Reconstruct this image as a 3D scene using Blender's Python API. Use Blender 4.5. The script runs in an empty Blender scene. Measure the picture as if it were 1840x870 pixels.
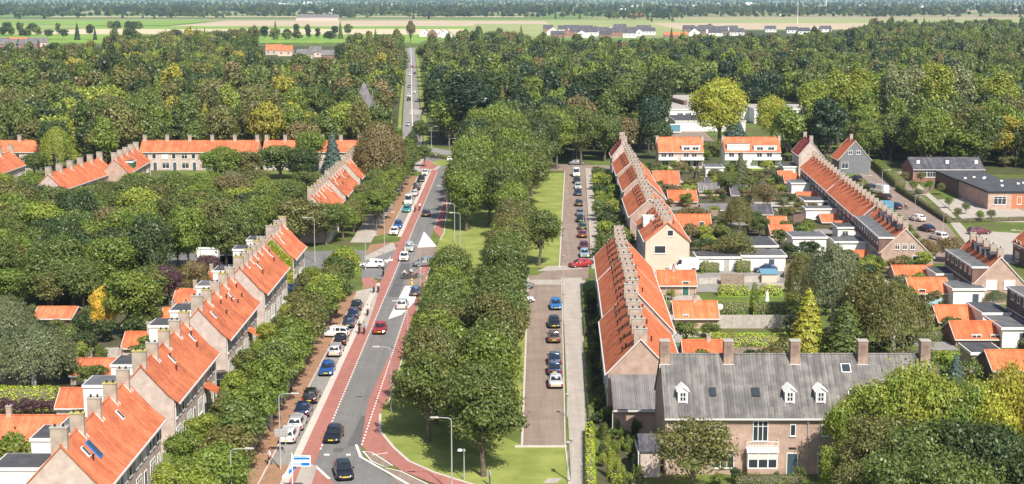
import bpy, math, random
import numpy as np
from mathutils import Vector, Matrix
R = math.radians
scene = bpy.context.scene
COL = scene.collection
rnd = random.Random(7)

# ---------------------------------------------------------------- camera, sky, sun, exposure
F = 2750.0; CH = 46.0; TH = math.atan(443.0 / F); SN, CS = math.sin(TH), math.cos(TH)
cd = bpy.data.cameras.new('camera'); cam = bpy.data.objects.new('camera', cd); COL.objects.link(cam)
cam.location = (0, 0, CH); cam.rotation_euler = (R(90) - TH, 0, 0)
cd.sensor_width = 36; cd.lens = F / 1840 * 36; cd.clip_start = 1; cd.clip_end = 40000
scene.camera = cam
SUN_D = Vector((0.42, -1.0, 0)).normalized(); SUN_EL = R(47)
w = bpy.data.worlds.new('World'); scene.world = w; w.use_nodes = True
nt = w.node_tree; bg = nt.nodes['Background']; sky = nt.nodes.new('ShaderNodeTexSky')
sky.sky_type = 'NISHITA'; sky.sun_disc = False; sky.sun_elevation = SUN_EL
sky.sun_rotation = math.atan2(SUN_D.x, SUN_D.y); sky.dust_density = 1.5; sky.air_density = 1.0
nt.links.new(sky.outputs[0], bg.inputs[0]); bg.inputs[1].default_value = 0.105
sd = bpy.data.lights.new('sun', 'SUN'); sd.energy = 4.7; sd.angle = R(0.5); sd.color = (1.0, 0.94, 0.84)
so = bpy.data.objects.new('sun', sd); COL.objects.link(so)
sv = Vector((SUN_D.x * math.cos(SUN_EL), SUN_D.y * math.cos(SUN_EL), math.sin(SUN_EL)))
so.rotation_euler = sv.to_track_quat('Z', 'Y').to_euler(); so.location = (0, 0, 200)
scene.view_settings.view_transform = 'Standard'; scene.view_settings.look = 'None'
scene.view_settings.gamma = 1; scene.view_settings.exposure = 0.50
scene.render.engine = 'CYCLES'
scene.cycles.max_bounces = 6; scene.cycles.diffuse_bounces = 3; scene.cycles.transparent_max_bounces = 8
scene.cycles.volume_bounces = 1

def P(u, v, z=0.0):            # survey: photo pixel + height -> place on the ground plan
    Zc = (CH - z) / (SN + (v - 435) / F * CS)
    return ((u - 920) / F * Zc, Zc * (CS - (v - 435) / F * SN))

# ---------------------------------------------------------------- materials
def mat(name, col, rough=0.85, nz=0.0, nscale=1.0, col2=None, metal=0.0, bump=0.0, spec=0.3, detail=4, streak=0):
    m = bpy.data.materials.new(name); m.use_nodes = True; t = m.node_tree; b = t.nodes['Principled BSDF']
    b.inputs['Roughness'].default_value = rough; b.inputs['Metallic'].default_value = metal
    b.inputs['Specular IOR Level'].default_value = spec
    c = (*col, 1)
    if nz or col2:
        tc = t.nodes.new('ShaderNodeTexCoord'); n = t.nodes.new('ShaderNodeTexNoise')
        n.inputs['Scale'].default_value = nscale; n.inputs['Detail'].default_value = detail; n.inputs['Roughness'].default_value = .65
        t.links.new(tc.outputs['Object'], n.inputs['Vector'])
        r = t.nodes.new('ShaderNodeValToRGB'); r.color_ramp.elements[0].position = .32; r.color_ramp.elements[1].position = .68
        c2 = col2 or tuple(x * (1 + nz) for x in col); c1 = col if col2 else tuple(x * (1 - nz) for x in col)
        r.color_ramp.elements[0].color = (*c1, 1); r.color_ramp.elements[1].color = (*c2, 1)
        t.links.new(n.outputs['Fac'], r.inputs[0]); t.links.new(r.outputs[0], b.inputs['Base Color'])
        if streak:   # long wear marks running with the traffic
            mp = t.nodes.new('ShaderNodeMapping'); mp.inputs['Scale'].default_value = (1.1, .035, 1); n3 = t.nodes.new('ShaderNodeTexNoise'); n3.inputs['Scale'].default_value = 1; n3.inputs['Detail'].default_value = 6; n3.inputs['Roughness'].default_value = .7
            n4 = t.nodes.new('ShaderNodeTexNoise'); n4.inputs['Scale'].default_value = 6; n4.inputs['Detail'].default_value = 5; t.links.new(tc.outputs['Object'], n4.inputs['Vector'])
            t.links.new(tc.outputs['Object'], mp.inputs[0]); t.links.new(mp.outputs[0], n3.inputs['Vector']); ad = t.nodes.new('ShaderNodeMath'); ad.operation = 'ADD'; t.links.new(n3.outputs['Fac'], ad.inputs[0]); t.links.new(n4.outputs['Fac'], ad.inputs[1])
            mr = t.nodes.new('ShaderNodeMapRange'); mr.inputs[1].default_value = .7; mr.inputs[2].default_value = 1.3; mr.inputs[3].default_value = 1 - streak; mr.inputs[4].default_value = 1 + streak; t.links.new(ad.outputs[0], mr.inputs[0])
            vm = t.nodes.new('ShaderNodeVectorMath'); vm.operation = 'SCALE'; t.links.new(r.outputs[0], vm.inputs[0]); t.links.new(mr.outputs[0], vm.inputs['Scale']); t.links.new(vm.outputs[0], b.inputs['Base Color'])
        if bump:
            bp = t.nodes.new('ShaderNodeBump'); bp.inputs['Strength'].default_value = bump; bp.inputs['Distance'].default_value = .1
            t.links.new(n.outputs['Fac'], bp.inputs['Height']); t.links.new(bp.outputs[0], b.inputs['Normal'])
    else:
        b.inputs['Base Color'].default_value = c
    return m

def roof_mat(name, c1, c2, c3, tile=0.27, course=0.33, cscale=0.5, streak=False):
    """pantiles: ribs running down the slope, courses across it, weathered patches"""
    m = bpy.data.materials.new(name); m.use_nodes = True; t = m.node_tree; N = t.nodes; L = t.links; b = N['Principled BSDF']
    b.inputs['Roughness'].default_value = .8; b.inputs['Specular IOR Level'].default_value = .25
    tc = N.new('ShaderNodeTexCoord'); oi = N.new('ShaderNodeObjectInfo')
    add = N.new('ShaderNodeVectorMath'); add.operation = 'ADD'
    sc = N.new('ShaderNodeVectorMath'); sc.operation = 'SCALE'; sc.inputs['Scale'].default_value = 60
    L.new(oi.outputs['Location'], sc.inputs[0]); L.new(tc.outputs['Object'], add.inputs[0]); L.new(sc.outputs[0], add.inputs[1])
    n1 = N.new('ShaderNodeTexNoise'); n1.inputs['Scale'].default_value = cscale; n1.inputs['Detail'].default_value = 3; n1.inputs['Roughness'].default_value = .5
    L.new(add.outputs[0], n1.inputs['Vector'])
    # tile-wise colour: snapped cells
    sp = N.new('ShaderNodeVectorMath'); sp.operation = 'DIVIDE'; sp.inputs[1].default_value = (tile, 99, course * (.72 if not streak else 5))
    L.new(tc.outputs['Object'], sp.inputs[0]); fl = N.new('ShaderNodeVectorMath'); fl.operation = 'FLOOR'; L.new(sp.outputs[0], fl.inputs[0])
    wn = N.new('ShaderNodeTexWhiteNoise'); L.new(fl.outputs[0], wn.inputs['Vector'])
    mx = N.new('ShaderNodeMath'); mx.operation = 'MULTIPLY_ADD'; mx.inputs[1].default_value = .22; L.new(wn.outputs['Value'], mx.inputs[0])
    sb = N.new('ShaderNodeMath'); sb.operation = 'SUBTRACT'; sb.inputs[1].default_value = .11; L.new(n1.outputs['Fac'], sb.inputs[0]); L.new(sb.outputs[0], mx.inputs[2])
    r = N.new('ShaderNodeValToRGB'); e = r.color_ramp.elements
    e[0].position = .3; e[0].color = (*c2, 1); e[1].position = .72; e[1].color = (*c3, 1); k = e.new(.5); k.color = (*c1, 1)
    L.new(mx.outputs[0], r.inputs[0])
    cl = N.new('ShaderNodeVectorMath'); cl.operation = 'MULTIPLY'; cl.inputs[1].default_value = (1 / (tile * (1.6 if not streak else 1.0)), 0, .07); L.new(tc.outputs['Object'], cl.inputs[0])
    nc = N.new('ShaderNodeTexNoise'); nc.inputs['Scale'].default_value = 1; nc.inputs['Detail'].default_value = 2; L.new(cl.outputs[0], nc.inputs['Vector'])
    m4 = N.new('ShaderNodeMath'); m4.operation = 'MULTIPLY_ADD'; m4.inputs[1].default_value = .8 if not streak else .7; m4.inputs[2].default_value = -.4 if not streak else -.35; L.new(nc.outputs['Fac'], m4.inputs[0])
    m5 = N.new('ShaderNodeMath'); m5.operation = 'ADD'; L.new(m4.outputs[0], m5.inputs[0]); L.new(mx.outputs[0], m5.inputs[1]); L.new(m5.outputs[0], r.inputs[0])
    wv = N.new('ShaderNodeTexWave'); wv.bands_direction = 'X'; wv.inputs['Scale'].default_value = .314 / tile / 1.0; wv.inputs['Distortion'].default_value = .15
    L.new(tc.outputs['Object'], wv.inputs['Vector'])
    wz = N.new('ShaderNodeTexWave'); wz.bands_direction = 'Z'; wz.wave_profile = 'SAW'; wz.inputs['Scale'].default_value = .314 / (course * .72)
    L.new(tc.outputs['Object'], wz.inputs['Vector'])
    ad = N.new('ShaderNodeMath'); ad.operation = 'MULTIPLY_ADD'; ad.inputs[1].default_value = .35; L.new(wz.outputs['Fac'], ad.inputs[0]); L.new(wv.outputs['Fac'], ad.inputs[2])
    bp = N.new('ShaderNodeBump'); bp.inputs['Strength'].default_value = .75; bp.inputs['Distance'].default_value = .06
    L.new(ad.outputs[0], bp.inputs['Height']); L.new(bp.outputs[0], b.inputs['Normal'])
    # moss and soot: broad soft stains, and every roof its own tone
    n5 = N.new('ShaderNodeTexNoise'); n5.inputs['Scale'].default_value = .28; n5.inputs['Detail'].default_value = 7; n5.inputs['Roughness'].default_value = .75; L.new(add.outputs[0], n5.inputs['Vector'])
    q1 = N.new('ShaderNodeMapRange'); q1.inputs[1].default_value = .52; q1.inputs[2].default_value = .72; q1.inputs[3].default_value = 0; q1.inputs[4].default_value = .42; L.new(n5.outputs['Fac'], q1.inputs[0])
    mxc = N.new('ShaderNodeMix'); mxc.data_type = 'RGBA'; mxc.inputs[7].default_value = (c2[0]*.55, c2[1]*.75, c2[2]*.7, 1); L.new(q1.outputs[0], mxc.inputs[0]); L.new(r.outputs[0], mxc.inputs[6])
    q2 = N.new('ShaderNodeMapRange'); q2.inputs[3].default_value = .86; q2.inputs[4].default_value = 1.1; L.new(oi.outputs['Random'], q2.inputs[0])
    vs = N.new('ShaderNodeVectorMath'); vs.operation = 'SCALE'; L.new(mxc.outputs[2], vs.inputs[0]); L.new(q2.outputs[0], vs.inputs['Scale']); L.new(vs.outputs[0], b.inputs['Base Color'])
    return m

def brick_mat(name, c1, c2, mortar, stain=.25):
    m = bpy.data.materials.new(name); m.use_nodes = True; t = m.node_tree; N = t.nodes; L = t.links; b = N['Principled BSDF']
    b.inputs['Roughness'].default_value = .9; b.inputs['Specular IOR Level'].default_value = .15
    tc = N.new('ShaderNodeTexCoord'); sx = N.new('ShaderNodeSeparateXYZ'); L.new(tc.outputs['Object'], sx.inputs[0])
    a = N.new('ShaderNodeMath'); a.operation = 'ADD'; L.new(sx.outputs[0], a.inputs[0]); L.new(sx.outputs[1], a.inputs[1])
    cb = N.new('ShaderNodeCombineXYZ'); L.new(a.outputs[0], cb.inputs[0]); L.new(sx.outputs[2], cb.inputs[1])
    br = N.new('ShaderNodeTexBrick'); br.inputs['Color1'].default_value = (*c1, 1); br.inputs['Color2'].default_value = (*c2, 1); br.inputs['Mortar'].default_value = (*mortar, 1)
    br.inputs['Scale'].default_value = 1; br.inputs['Brick Width'].default_value = .22; br.inputs['Row Height'].default_value = .075; br.inputs['Mortar Size'].default_value = .012
    L.new(cb.outputs[0], br.inputs['Vector'])
    n = N.new('ShaderNodeTexNoise'); n.inputs['Scale'].default_value = .9; n.inputs['Detail'].default_value = 6; L.new(tc.outputs['Object'], n.inputs['Vector'])
    mp = N.new('ShaderNodeMapRange'); mp.inputs[1].default_value = .3; mp.inputs[2].default_value = .7; mp.inputs[3].default_value = 1 - stain; mp.inputs[4].default_value = 1 + stain * .5; L.new(n.outputs['Fac'], mp.inputs[0])
    mm = N.new('ShaderNodeVectorMath'); mm.operation = 'SCALE'; L.new(br.outputs['Color'], mm.inputs[0]); L.new(mp.outputs[0], mm.inputs['Scale'])
    L.new(mm.outputs[0], b.inputs['Base Color'])
    return m

def leaf_mat(name, trans=.36, var=.32):
    """foliage; the species colour is the object's own colour"""
    m = bpy.data.materials.new(name); m.use_nodes = True; t = m.node_tree; N = t.nodes; L = t.links
    for n in list(N): N.remove(n)
    out = N.new('ShaderNodeOutputMaterial'); oi = N.new('ShaderNodeObjectInfo'); g = N.new('ShaderNodeNewGeometry')
    mr = N.new('ShaderNodeMapRange'); mr.inputs[3].default_value = 1 - var; mr.inputs[4].default_value = 1 + var; L.new(g.outputs['Random Per Island'], mr.inputs[0])
    sc = N.new('ShaderNodeVectorMath'); sc.operation = 'SCALE'; L.new(oi.outputs['Color'], sc.inputs[0]); L.new(mr.outputs[0], sc.inputs['Scale'])
    tc = N.new('ShaderNodeTexCoord'); n = N.new('ShaderNodeTexNoise'); n.inputs['Scale'].default_value = .45; n.inputs['Detail'].default_value = 2; L.new(tc.outputs['Object'], n.inputs['Vector'])
    hs = N.new('ShaderNodeHueSaturation'); m2 = N.new('ShaderNodeMapRange'); m2.inputs[3].default_value = .478; m2.inputs[4].default_value = .522; m2.inputs[1].default_value = .3; m2.inputs[2].default_value = .7
    L.new(n.outputs['Fac'], m2.inputs[0]); L.new(m2.outputs[0], hs.inputs['Hue']); L.new(sc.outputs[0], hs.inputs['Color'])
    d = N.new('ShaderNodeBsdfDiffuse'); tr = N.new('ShaderNodeBsdfTranslucent'); gl = N.new('ShaderNodeBsdfGlossy'); gl.inputs['Roughness'].default_value = .45
    L.new(hs.outputs[0], d.inputs[0]); L.new(hs.outputs[0], tr.inputs[0])
    mx = N.new('ShaderNodeMixShader'); mx.inputs[0].default_value = trans; L.new(d.outputs[0], mx.inputs[1]); L.new(tr.outputs[0], mx.inputs[2])
    m3 = N.new('ShaderNodeMixShader'); m3.inputs[0].default_value = .03; L.new(mx.outputs[0], m3.inputs[1]); L.new(gl.outputs[0], m3.inputs[2])
    L.new(m3.outputs[0], out.inputs[0])
    return m

def paint_mat(name):
    m = bpy.data.materials.new(name); m.use_nodes = True; t = m.node_tree; b = t.nodes['Principled BSDF']
    oi = t.nodes.new('ShaderNodeObjectInfo'); t.links.new(oi.outputs['Color'], b.inputs['Base Color'])
    b.inputs['Roughness'].default_value = .32; b.inputs['Coat Weight'].default_value = .8; b.inputs['Coat Roughness'].default_value = .06; b.inputs['Metallic'].default_value = .15
    return m

M = dict(
  orange=roof_mat('orange_pantiles', (.57,.165,.075), (.45,.125,.06), (.65,.22,.105)),
  bright=roof_mat('new_orange_pantiles', (.62,.165,.068), (.52,.13,.052), (.69,.22,.095)),
  redroof=roof_mat('dark_red_tiles', (.35,.06,.05), (.28,.045,.04), (.42,.09,.07)),
  greyroof=roof_mat('grey_tiles', (.175,.163,.155), (.125,.117,.113), (.25,.235,.22), tile=.3, cscale=.8, streak=True),
  slate=roof_mat('dark_slate', (.09,.085,.1), (.06,.06,.07), (.14,.13,.14)),
  corr=roof_mat('grey_corrugated_sheet', (.17,.16,.16), (.13,.12,.12), (.22,.2,.2), tile=.22, course=9),
  pale=brick_mat('pale_brick', (.57,.45,.39), (.51,.40,.345), (.53,.45,.40)),
  pink=brick_mat('pink_brick', (.47,.315,.25), (.42,.27,.205), (.45,.36,.3)),
  red=brick_mat('red_brick', (.30,.12,.09), (.25,.10,.075), (.32,.2,.16)),
  brown=brick_mat('brown_brick', (.2,.12,.1), (.16,.09,.08), (.2,.15,.13)),
  chim=brick_mat('chimney_brick', (.47,.38,.31), (.41,.33,.27), (.42,.36,.3), .35),
  cbrick=brick_mat('weathered_brick', (.38,.245,.19), (.30,.19,.15), (.36,.29,.24), .45),
  cream=mat('cream_render', (.62,.48,.38), nz=.08, nscale=.7),
  white=mat('white_paint', (.75,.74,.7), .5, nz=.06, nscale=2),
  woodw=mat('white_frame', (.78,.77,.74), .45),
  flat=mat('grey_bitumen_roof', (.13,.13,.135), nz=.3, nscale=.6),
  flatd=mat('dark_bitumen_roof', (.075,.075,.08), nz=.3, nscale=.6),
  lead=mat('lead_flashing', (.62,.6,.57), .5),
  lich=mat('lichen_cap', (.42,.36,.12), .9, nz=.4, nscale=3),
  conc=mat('concrete', (.40,.37,.33), .9, nz=.18, nscale=1.5),
  glass=mat('window_glass', (.035,.045,.055), .08, spec=.7),
  blind=mat('white_blind', (.68,.66,.6), .7),
  carglass=mat('tinted_glass', (.018,.024,.03), .05, spec=.9),
  rubber=mat('rubber', (.02,.02,.02), .85), alloy=mat('alloy', (.5,.5,.52), .35, metal=.8),
  paint=paint_mat('car_paint'), plate=mat('yellow_plate', (.75,.58,.03), .5),
  lampg=mat('headlight_glass', (.75,.78,.8), .12, spec=.8), tail=mat('tail_light_glass', (.35,.01,.01), .2, spec=.7),
  plast=mat('black_plastic', (.025,.025,.028), .6), steel=mat('galvanised_steel', (.5,.5,.5), .45, metal=.35),
  door=mat('dark_door', (.06,.09,.11), .4), green=mat('green_paint', (.03,.13,.09), .5), teal=mat('teal_paint', (.12,.27,.36), .5),
  blue=mat('blue_panel', (.0,.17,.6), .4), wood=mat('weathered_wood', (.26,.2,.15), .9, nz=.3, nscale=2),
  bark=mat('bark', (.13,.105,.08), .95, nz=.35, nscale=3), birch=mat('birch_bark', (.5,.48,.44), .9, nz=.35, nscale=3),
  leaf=leaf_mat('leaves'), hedge=leaf_mat('hedge_leaves', .15, .2),
  asphalt=mat('asphalt', (.185,.178,.17), .9, nz=.10, nscale=.35, detail=8, streak=.22),
  patch=mat('asphalt_patch', (.12,.117,.115), .9, nz=.1, nscale=.8),
  oldasp=mat('pale_asphalt', (.26,.245,.225), .9, nz=.13, nscale=.3, detail=8, streak=.2),
  redlane=mat('red_lane', (.37,.155,.125), .9, nz=.10, nscale=.4, detail=8, streak=.2),
  klinker=mat('clinker_paving', (.262,.200,.160), .9, nz=.14, nscale=.35, detail=9, streak=.24),
  tiles=mat('paving_tiles', (.41,.36,.31), .9, nz=.1, nscale=.5, detail=8, streak=.16),
  kerb=mat('kerb_stone', (.55,.49,.43), .85, nz=.1, nscale=1), line=mat('road_paint', (.78,.74,.68), .7, nz=.05, nscale=2),
  mulch=mat('bark_mulch', (.40,.22,.13), .95, col2=(.24,.15,.09), nscale=1.2, detail=9),
  grass=mat('grass_turf', (.16,.20,.035), .95, col2=(.30,.33,.085), nscale=.22, bump=.4, detail=10),
  lawn=mat('lawn_turf', (.12,.19,.018), .95, col2=(.18,.26,.03), nscale=.5, detail=8),
  skin=mat('skin', (.55,.33,.25), .6), denim=mat('denim', (.05,.07,.14), .8), darkcl=mat('dark_cloth', (.03,.03,.04), .85), hair=mat('hair', (.09,.055,.03), .7),
  shirtw=mat('white_cloth', (.72,.7,.68), .85), shirtr=mat('pink_cloth', (.5,.2,.18), .85), shirtb=mat('pale_blue_cloth', (.3,.42,.55), .85),
)

# ---------------------------------------------------------------- mesh builder
class MB:
    def __init__(s): s.v = []; s.f = []; s.m = []
    def face(s, pts, m=0):
        n = len(s.v); s.v += [tuple(p) for p in pts]; s.f.append(list(range(n, n + len(pts)))); s.m.append(m)
    def hull(s, a, b, m=0, caps=True):   # loft between two rings of equal count
        n = len(s.v); k = len(a); s.v += [tuple(p) for p in a] + [tuple(p) for p in b]
        for i in range(k): j = (i + 1) % k; s.f.append([n + i, n + j, n + k + j, n + k + i]); s.m.append(m)
        if caps: s.f.append([n + i for i in range(k)][::-1]); s.f.append([n + k + i for i in range(k)]); s.m += [m, m]
    def box(s, x0, x1, y0, y1, z0, z1, m=0, taper=0):
        t = taper
        s.hull([(x0,y0,z0),(x1,y0,z0),(x1,y1,z0),(x0,y1,z0)], [(x0+t,y0+t,z1),(x1-t,y0+t,z1),(x1-t,y1-t,z1),(x0+t,y1-t,z1)], m)
    def extr_x(s, poly, x0, x1, m=0):    # poly of (y,z)
        s.hull([(x0, y, z) for y, z in poly], [(x1, y, z) for y, z in poly], m)
    def extr_z(s, poly, z0, z1, m=0):    # poly of (x,y)
        s.hull([(x, y, z0) for x, y in poly], [(x, y, z1) for x, y in poly], m)
    def loft(s, rings, m=0):
        n0 = len(s.v); k = len(rings[0])
        for r in rings: s.v += [tuple(p) for p in r]
        for q in range(len(rings) - 1):
            a = n0 + q * k
            for i in range(k): j = (i + 1) % k; s.f.append([a + i, a + j, a + k + j, a + k + i]); s.m.append(m)
        s.f.append([n0 + i for i in range(k)][::-1]); s.f.append([n0 + (len(rings) - 1) * k + i for i in range(k)]); s.m += [m, m]
    def tube(s, pts, rs, m=0, k=6):
        rings = []
        for i, p in enumerate(pts):
            p = Vector(p); a = Vector(pts[max(i - 1, 0)]); b = Vector(pts[min(i + 1, len(pts) - 1)]); d = (b - a).normalized()
            u = d.orthogonal().normalized() if abs(d.z) < .9 else Vector((1, 0, 0)); u = (u - d * u.dot(d)).normalized(); v = d.cross(u)
            r = rs[i] if isinstance(rs, (list, tuple)) else rs
            rings.append([p + u * math.cos(2 * math.pi * j / k) * r + v * math.sin(2 * math.pi * j / k) * r for j in range(k)])
        s.loft(rings, m)
    def build(s, name, mats, parent=None, loc=None, smooth=False):
        me = bpy.data.meshes.new(name); me.from_pydata(s.v, [], s.f)
        if not isinstance(mats, (list, tuple)): mats = [mats]
        for q in mats: me.materials.append(M[q] if isinstance(q, str) else q)
        if max(s.m, default=0): me.polygons.foreach_set('material_index', s.m)
        if smooth: me.polygons.foreach_set('use_smooth', [True] * len(s.f))
        import bmesh
        bm = bmesh.new(); bm.from_mesh(me); bmesh.ops.recalc_face_normals(bm, faces=bm.faces); bm.to_mesh(me); bm.free()
        return obj(name, me, parent, loc)

def obj(name, me, parent=None, loc=None, rz=0):
    o = bpy.data.objects.new(name, me); COL.objects.link(o)
    if parent: o.parent = parent
    if loc: o.location = loc
    if rz: o.rotation_euler = (0, 0, rz)
    return o
def tag(o, label, cat, group=None):
    o['label'] = label; o['category'] = cat
    if group: o['group'] = group
    return o
def thing(name, label, cat, loc=(0, 0, 0), rz=0, group=None):
    o = bpy.data.objects.new(name, None); COL.objects.link(o); o.location = loc; o.rotation_euler = (0, 0, rz); o.empty_display_size = .5
    return tag(o, label, cat, group)
def copy_tree(o, parent=None):
    c = o.copy(); COL.objects.link(c); c.parent = parent
    for ch in KIDS.get(o.name) or [x for x in o.children]: copy_tree(ch, c)
    return c
KIDS = {}
def struct(name, mb, mats):
    o = mb.build(name, mats); o['kind'] = 'structure'; return o
ORD = ['first','second','third','fourth','fifth','sixth','seventh','eighth','ninth','tenth','eleventh','twelfth','thirteenth','fourteenth','fifteenth','sixteenth','seventeenth','eighteenth','nineteenth','twentieth']
def nth(i):
    if i < 20: return ORD[i]
    t = {2:'twenty',3:'thirty',4:'forty',5:'fifty'}[(i+1)//10]; return t + '-' + ORD[(i) % 10] if (i+1) % 10 else {30:'thirtieth',40:'fortieth',50:'fiftieth'}[i+1]

# ---------------------------------------------------------------- ground, roads
def sheet(name, polys, z, m):
    mb = MB()
    for i, p in enumerate(polys): mb.face([(x, y, z + i * (.004 if len(polys) < 6 else .0012)) for x, y in p])
    return struct(name, mb, m)
def slab(name, polys, z, m):
    mb = MB()
    for i, p in enumerate(polys): mb.extr_z(p, 0, z + (i % 5) * .004)
    return struct(name, mb, m)
def pp(*pts): return [P(*q) for q in pts]
def band(pts, wd):   # ribbon polygon along a polyline of ground points
    L_, R_ = [], []
    for i, p in enumerate(pts):
        a = Vector(pts[max(i-1, 0)]); b = Vector(pts[min(i+1, len(pts)-1)]); d = (b - a).normalized(); n = Vector((-d.y, d.x)) * wd / 2
        L_.append(tuple(Vector(p) + n)); R_.append(tuple(Vector(p) - n))
    return [[L_[i], L_[i+1], R_[i+1], R_[i]] for i in range(len(pts) - 1)]

# ground sheet with a garden-scale mix of turf and soil near the houses, farmland beyond
gm = bpy.data.materials.new('ground_cover'); gm.use_nodes = True; t = gm.node_tree; N = t.nodes; L = t.links; b = N['Principled BSDF']; b.inputs['Roughness'].default_value = .95; b.inputs['Specular IOR Level'].default_value = .1
tc = N.new('ShaderNodeTexCoord')
n1 = N.new('ShaderNodeTexNoise'); n1.inputs['Scale'].default_value = .09; n1.inputs['Detail'].default_value = 9; n1.inputs['Roughness'].default_value = .7
r1 = N.new('ShaderNodeValToRGB'); e = r1.color_ramp.elements; e[0].position = .36; e[0].color = (.14,.10,.065,1); e[1].position = .62; e[1].color = (.15,.20,.045,1); k = e.new(.46); k.color = (.10,.13,.035,1)
mp = N.new('ShaderNodeMapping'); mp.inputs['Scale'].default_value = (.0006, .0035, 1)
n2 = N.new('ShaderNodeTexVoronoi'); n2.inputs['Scale'].default_value = 1.0
r2 = N.new('ShaderNodeValToRGB'); r2.color_ramp.interpolation = 'CONSTANT'; e = r2.color_ramp.elements; e[0].position = 0; e[0].color = (.12,.19,.05,1); e[1].position = .85; e[1].color = (.38,.3,.2,1)
for pz, cz in ((.3,(.2,.26,.08)), (.5,(.3,.27,.15)), (.62,(.14,.22,.05))): k = e.new(pz); k.color = (*cz, 1)
sx = N.new('ShaderNodeSeparateXYZ'); st = N.new('ShaderNodeMapRange'); st.inputs[1].default_value = 1500; st.inputs[2].default_value = 1650
mx = N.new('ShaderNodeMix'); mx.data_type = 'RGBA'
L.new(tc.outputs['Object'], n1.inputs['Vector']); L.new(tc.outputs['Object'], mp.inputs[0]); L.new(mp.outputs[0], n2.inputs['Vector']); L.new(tc.outputs['Object'], sx.inputs[0])
L.new(n1.outputs['Fac'], r1.inputs[0]); sc2 = N.new('ShaderNodeSeparateColor'); L.new(n2.outputs['Color'], sc2.inputs[0]); L.new(sc2.outputs[0], r2.inputs[0]); L.new(sx.outputs[1], st.inputs[0])
L.new(st.outputs[0], mx.inputs[0]); L.new(r1.outputs[0], mx.inputs[6]); L.new(r2.outputs[0], mx.inputs[7]); L.new(mx.outputs[2], b.inputs['Base Color'])
mb = MB(); mb.face([(-9000,-60,0),(9000,-60,0),(9000,24000,0),(-9000,24000,0)]); struct('ground', mb, gm)

FZ = [.06]
def field(y0, y1, x0, x1, m, z=.06):
    FZ[0] += .012; z = FZ[0]; sheet('field', [[(x0,y0),(x1,y0),(x1,y1),(x0,y1)]], z, m)
fg = mat('field_green', (.19,.31,.04), .95, nz=.18, nscale=.01); fp = mat('field_stubble', (.52,.40,.25), .95, nz=.08, nscale=.01); fg2 = mat('field_pale_green', (.30,.33,.12), .95, nz=.12, nscale=.008); fo = mat('field_soil', (.48,.38,.25), .95, nz=.08, nscale=.01)
field(1500, 1850, -1400, -90, fg); field(1850, 2120, -1400, -600, fg2); field(1850, 2150, -600, -60, mat('field_straw', (.56,.47,.3), .95, nz=.08, nscale=.01)); field(2120, 2200, -1400, -640, fg)
field(2150, 2330, -640, 40, fg); field(2200, 2900, -1400, -640, fg2, .07); field(2330, 2850, -520, 60, fo); field(2400, 2900, -1200, -540, fg, .09)
field(2500, 2900, 60, 420, fg2); field(2100, 2600, 230, 900, fo, .08); field(2600, 3100, 300, 1300, fg2); field(1750, 2500, -60, 230, fg2, .065)
for i in range(9):
    y = 3300 + i * 420; x = rnd.uniform(-900, 900); field(y, y + rnd.uniform(120, 260), x - rnd.uniform(300, 900), x + rnd.uniform(300, 900), rnd.choice([fp, fg, fg2, fo]), .1)

XL0, XR0 = -19.65, -15.55
YR = 405   # main road runs straight from the crossing at the bottom to the roundabout
sheet('main_road', [[(-19.7,60),(-15.6,60),(-15.6,YR),(-19.7,YR)], pp((575,805),(646,800),(655,825),(700,856),(760,880),(800,1100),(430,1100),(520,880),(555,850))], .03, 'asphalt')
sheet('asphalt_patch', [pp((649,748),(683,748),(654,802),(624,802)), [(-19.2,232),(-17.6,232),(-17.6,262),(-19.2,262)], pp((600,806),(618,806),(616,813),(598,813))], .036, 'patch')
sheet('cycle_lane', [[(-21.35,130),(-19.62,130),(-19.62,406),(-21.35,406)],
    [(-15.6,P(0,640)[1]),(-14.15,P(0,640)[1]),(-14.2,262),(-15.6,262)], pp((722,640),(700,640),(690,660),(662,720),(648,800),(662,815),(690,823),(708,806),(683,775),(683,745),(705,700)),
    pp((708,806),(690,823),(720,846),(770,866),(830,885),(900,885),(780,850),(735,830)),
    [(-13.7,290),(-15.6,300),(-15.6,406),(-13.9,406),(-14.1,318)],
    pp((570,840),(600,870),(585,900),(470,900),(540,870))], .045, 'redlane')
sheet('road_island', [pp((652,812),(690,822),(706,838),(690,840),(668,830)), pp((690,842),(720,846),(760,866),(800,885),(730,885))], .052, 'klinker')
mk = MB()
def dash(x, y0, y1, step=1.15, ln=.6, wd=.16):
    y = y0
    while y < y1: mk.face([(x-wd/2,y,.062),(x+wd/2,y,.062),(x+wd/2,y+ln,.062),(x-wd/2,y+ln,.062)]); y += step
dash(XL0, 151.5, 400); dash(XR0, 153, 268); dash(XR0, 303, 400)
for poly in (band(pp((640,800),(648,822),(690,846),(745,878)), .28) + band(pp((652,812),(668,814),(706,838),(690,840),(668,830),(652,812)), .14) +
             band(pp((692,842),(720,848),(770,872)), .14) + band(pp((668,819),(697,815)), .16) + band(pp((566,838),(592,862)), .3) +
             [pp((582,817),(592,817),(592,820),(582,820)), pp((622,817),(630,817),(630,820),(622,820))] +
             [pp((663,472),(706,466),(706,469),(663,476)), pp((745,473),(785,470),(785,473),(745,476)), pp((700,464),(703,460),(696,474),(694,473))]):
    MZ = globals().get('MZ', .064) + .0012; mk.face([(x, y, MZ) for x, y in poly])
struct('road_marking', mk, 'line')
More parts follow.
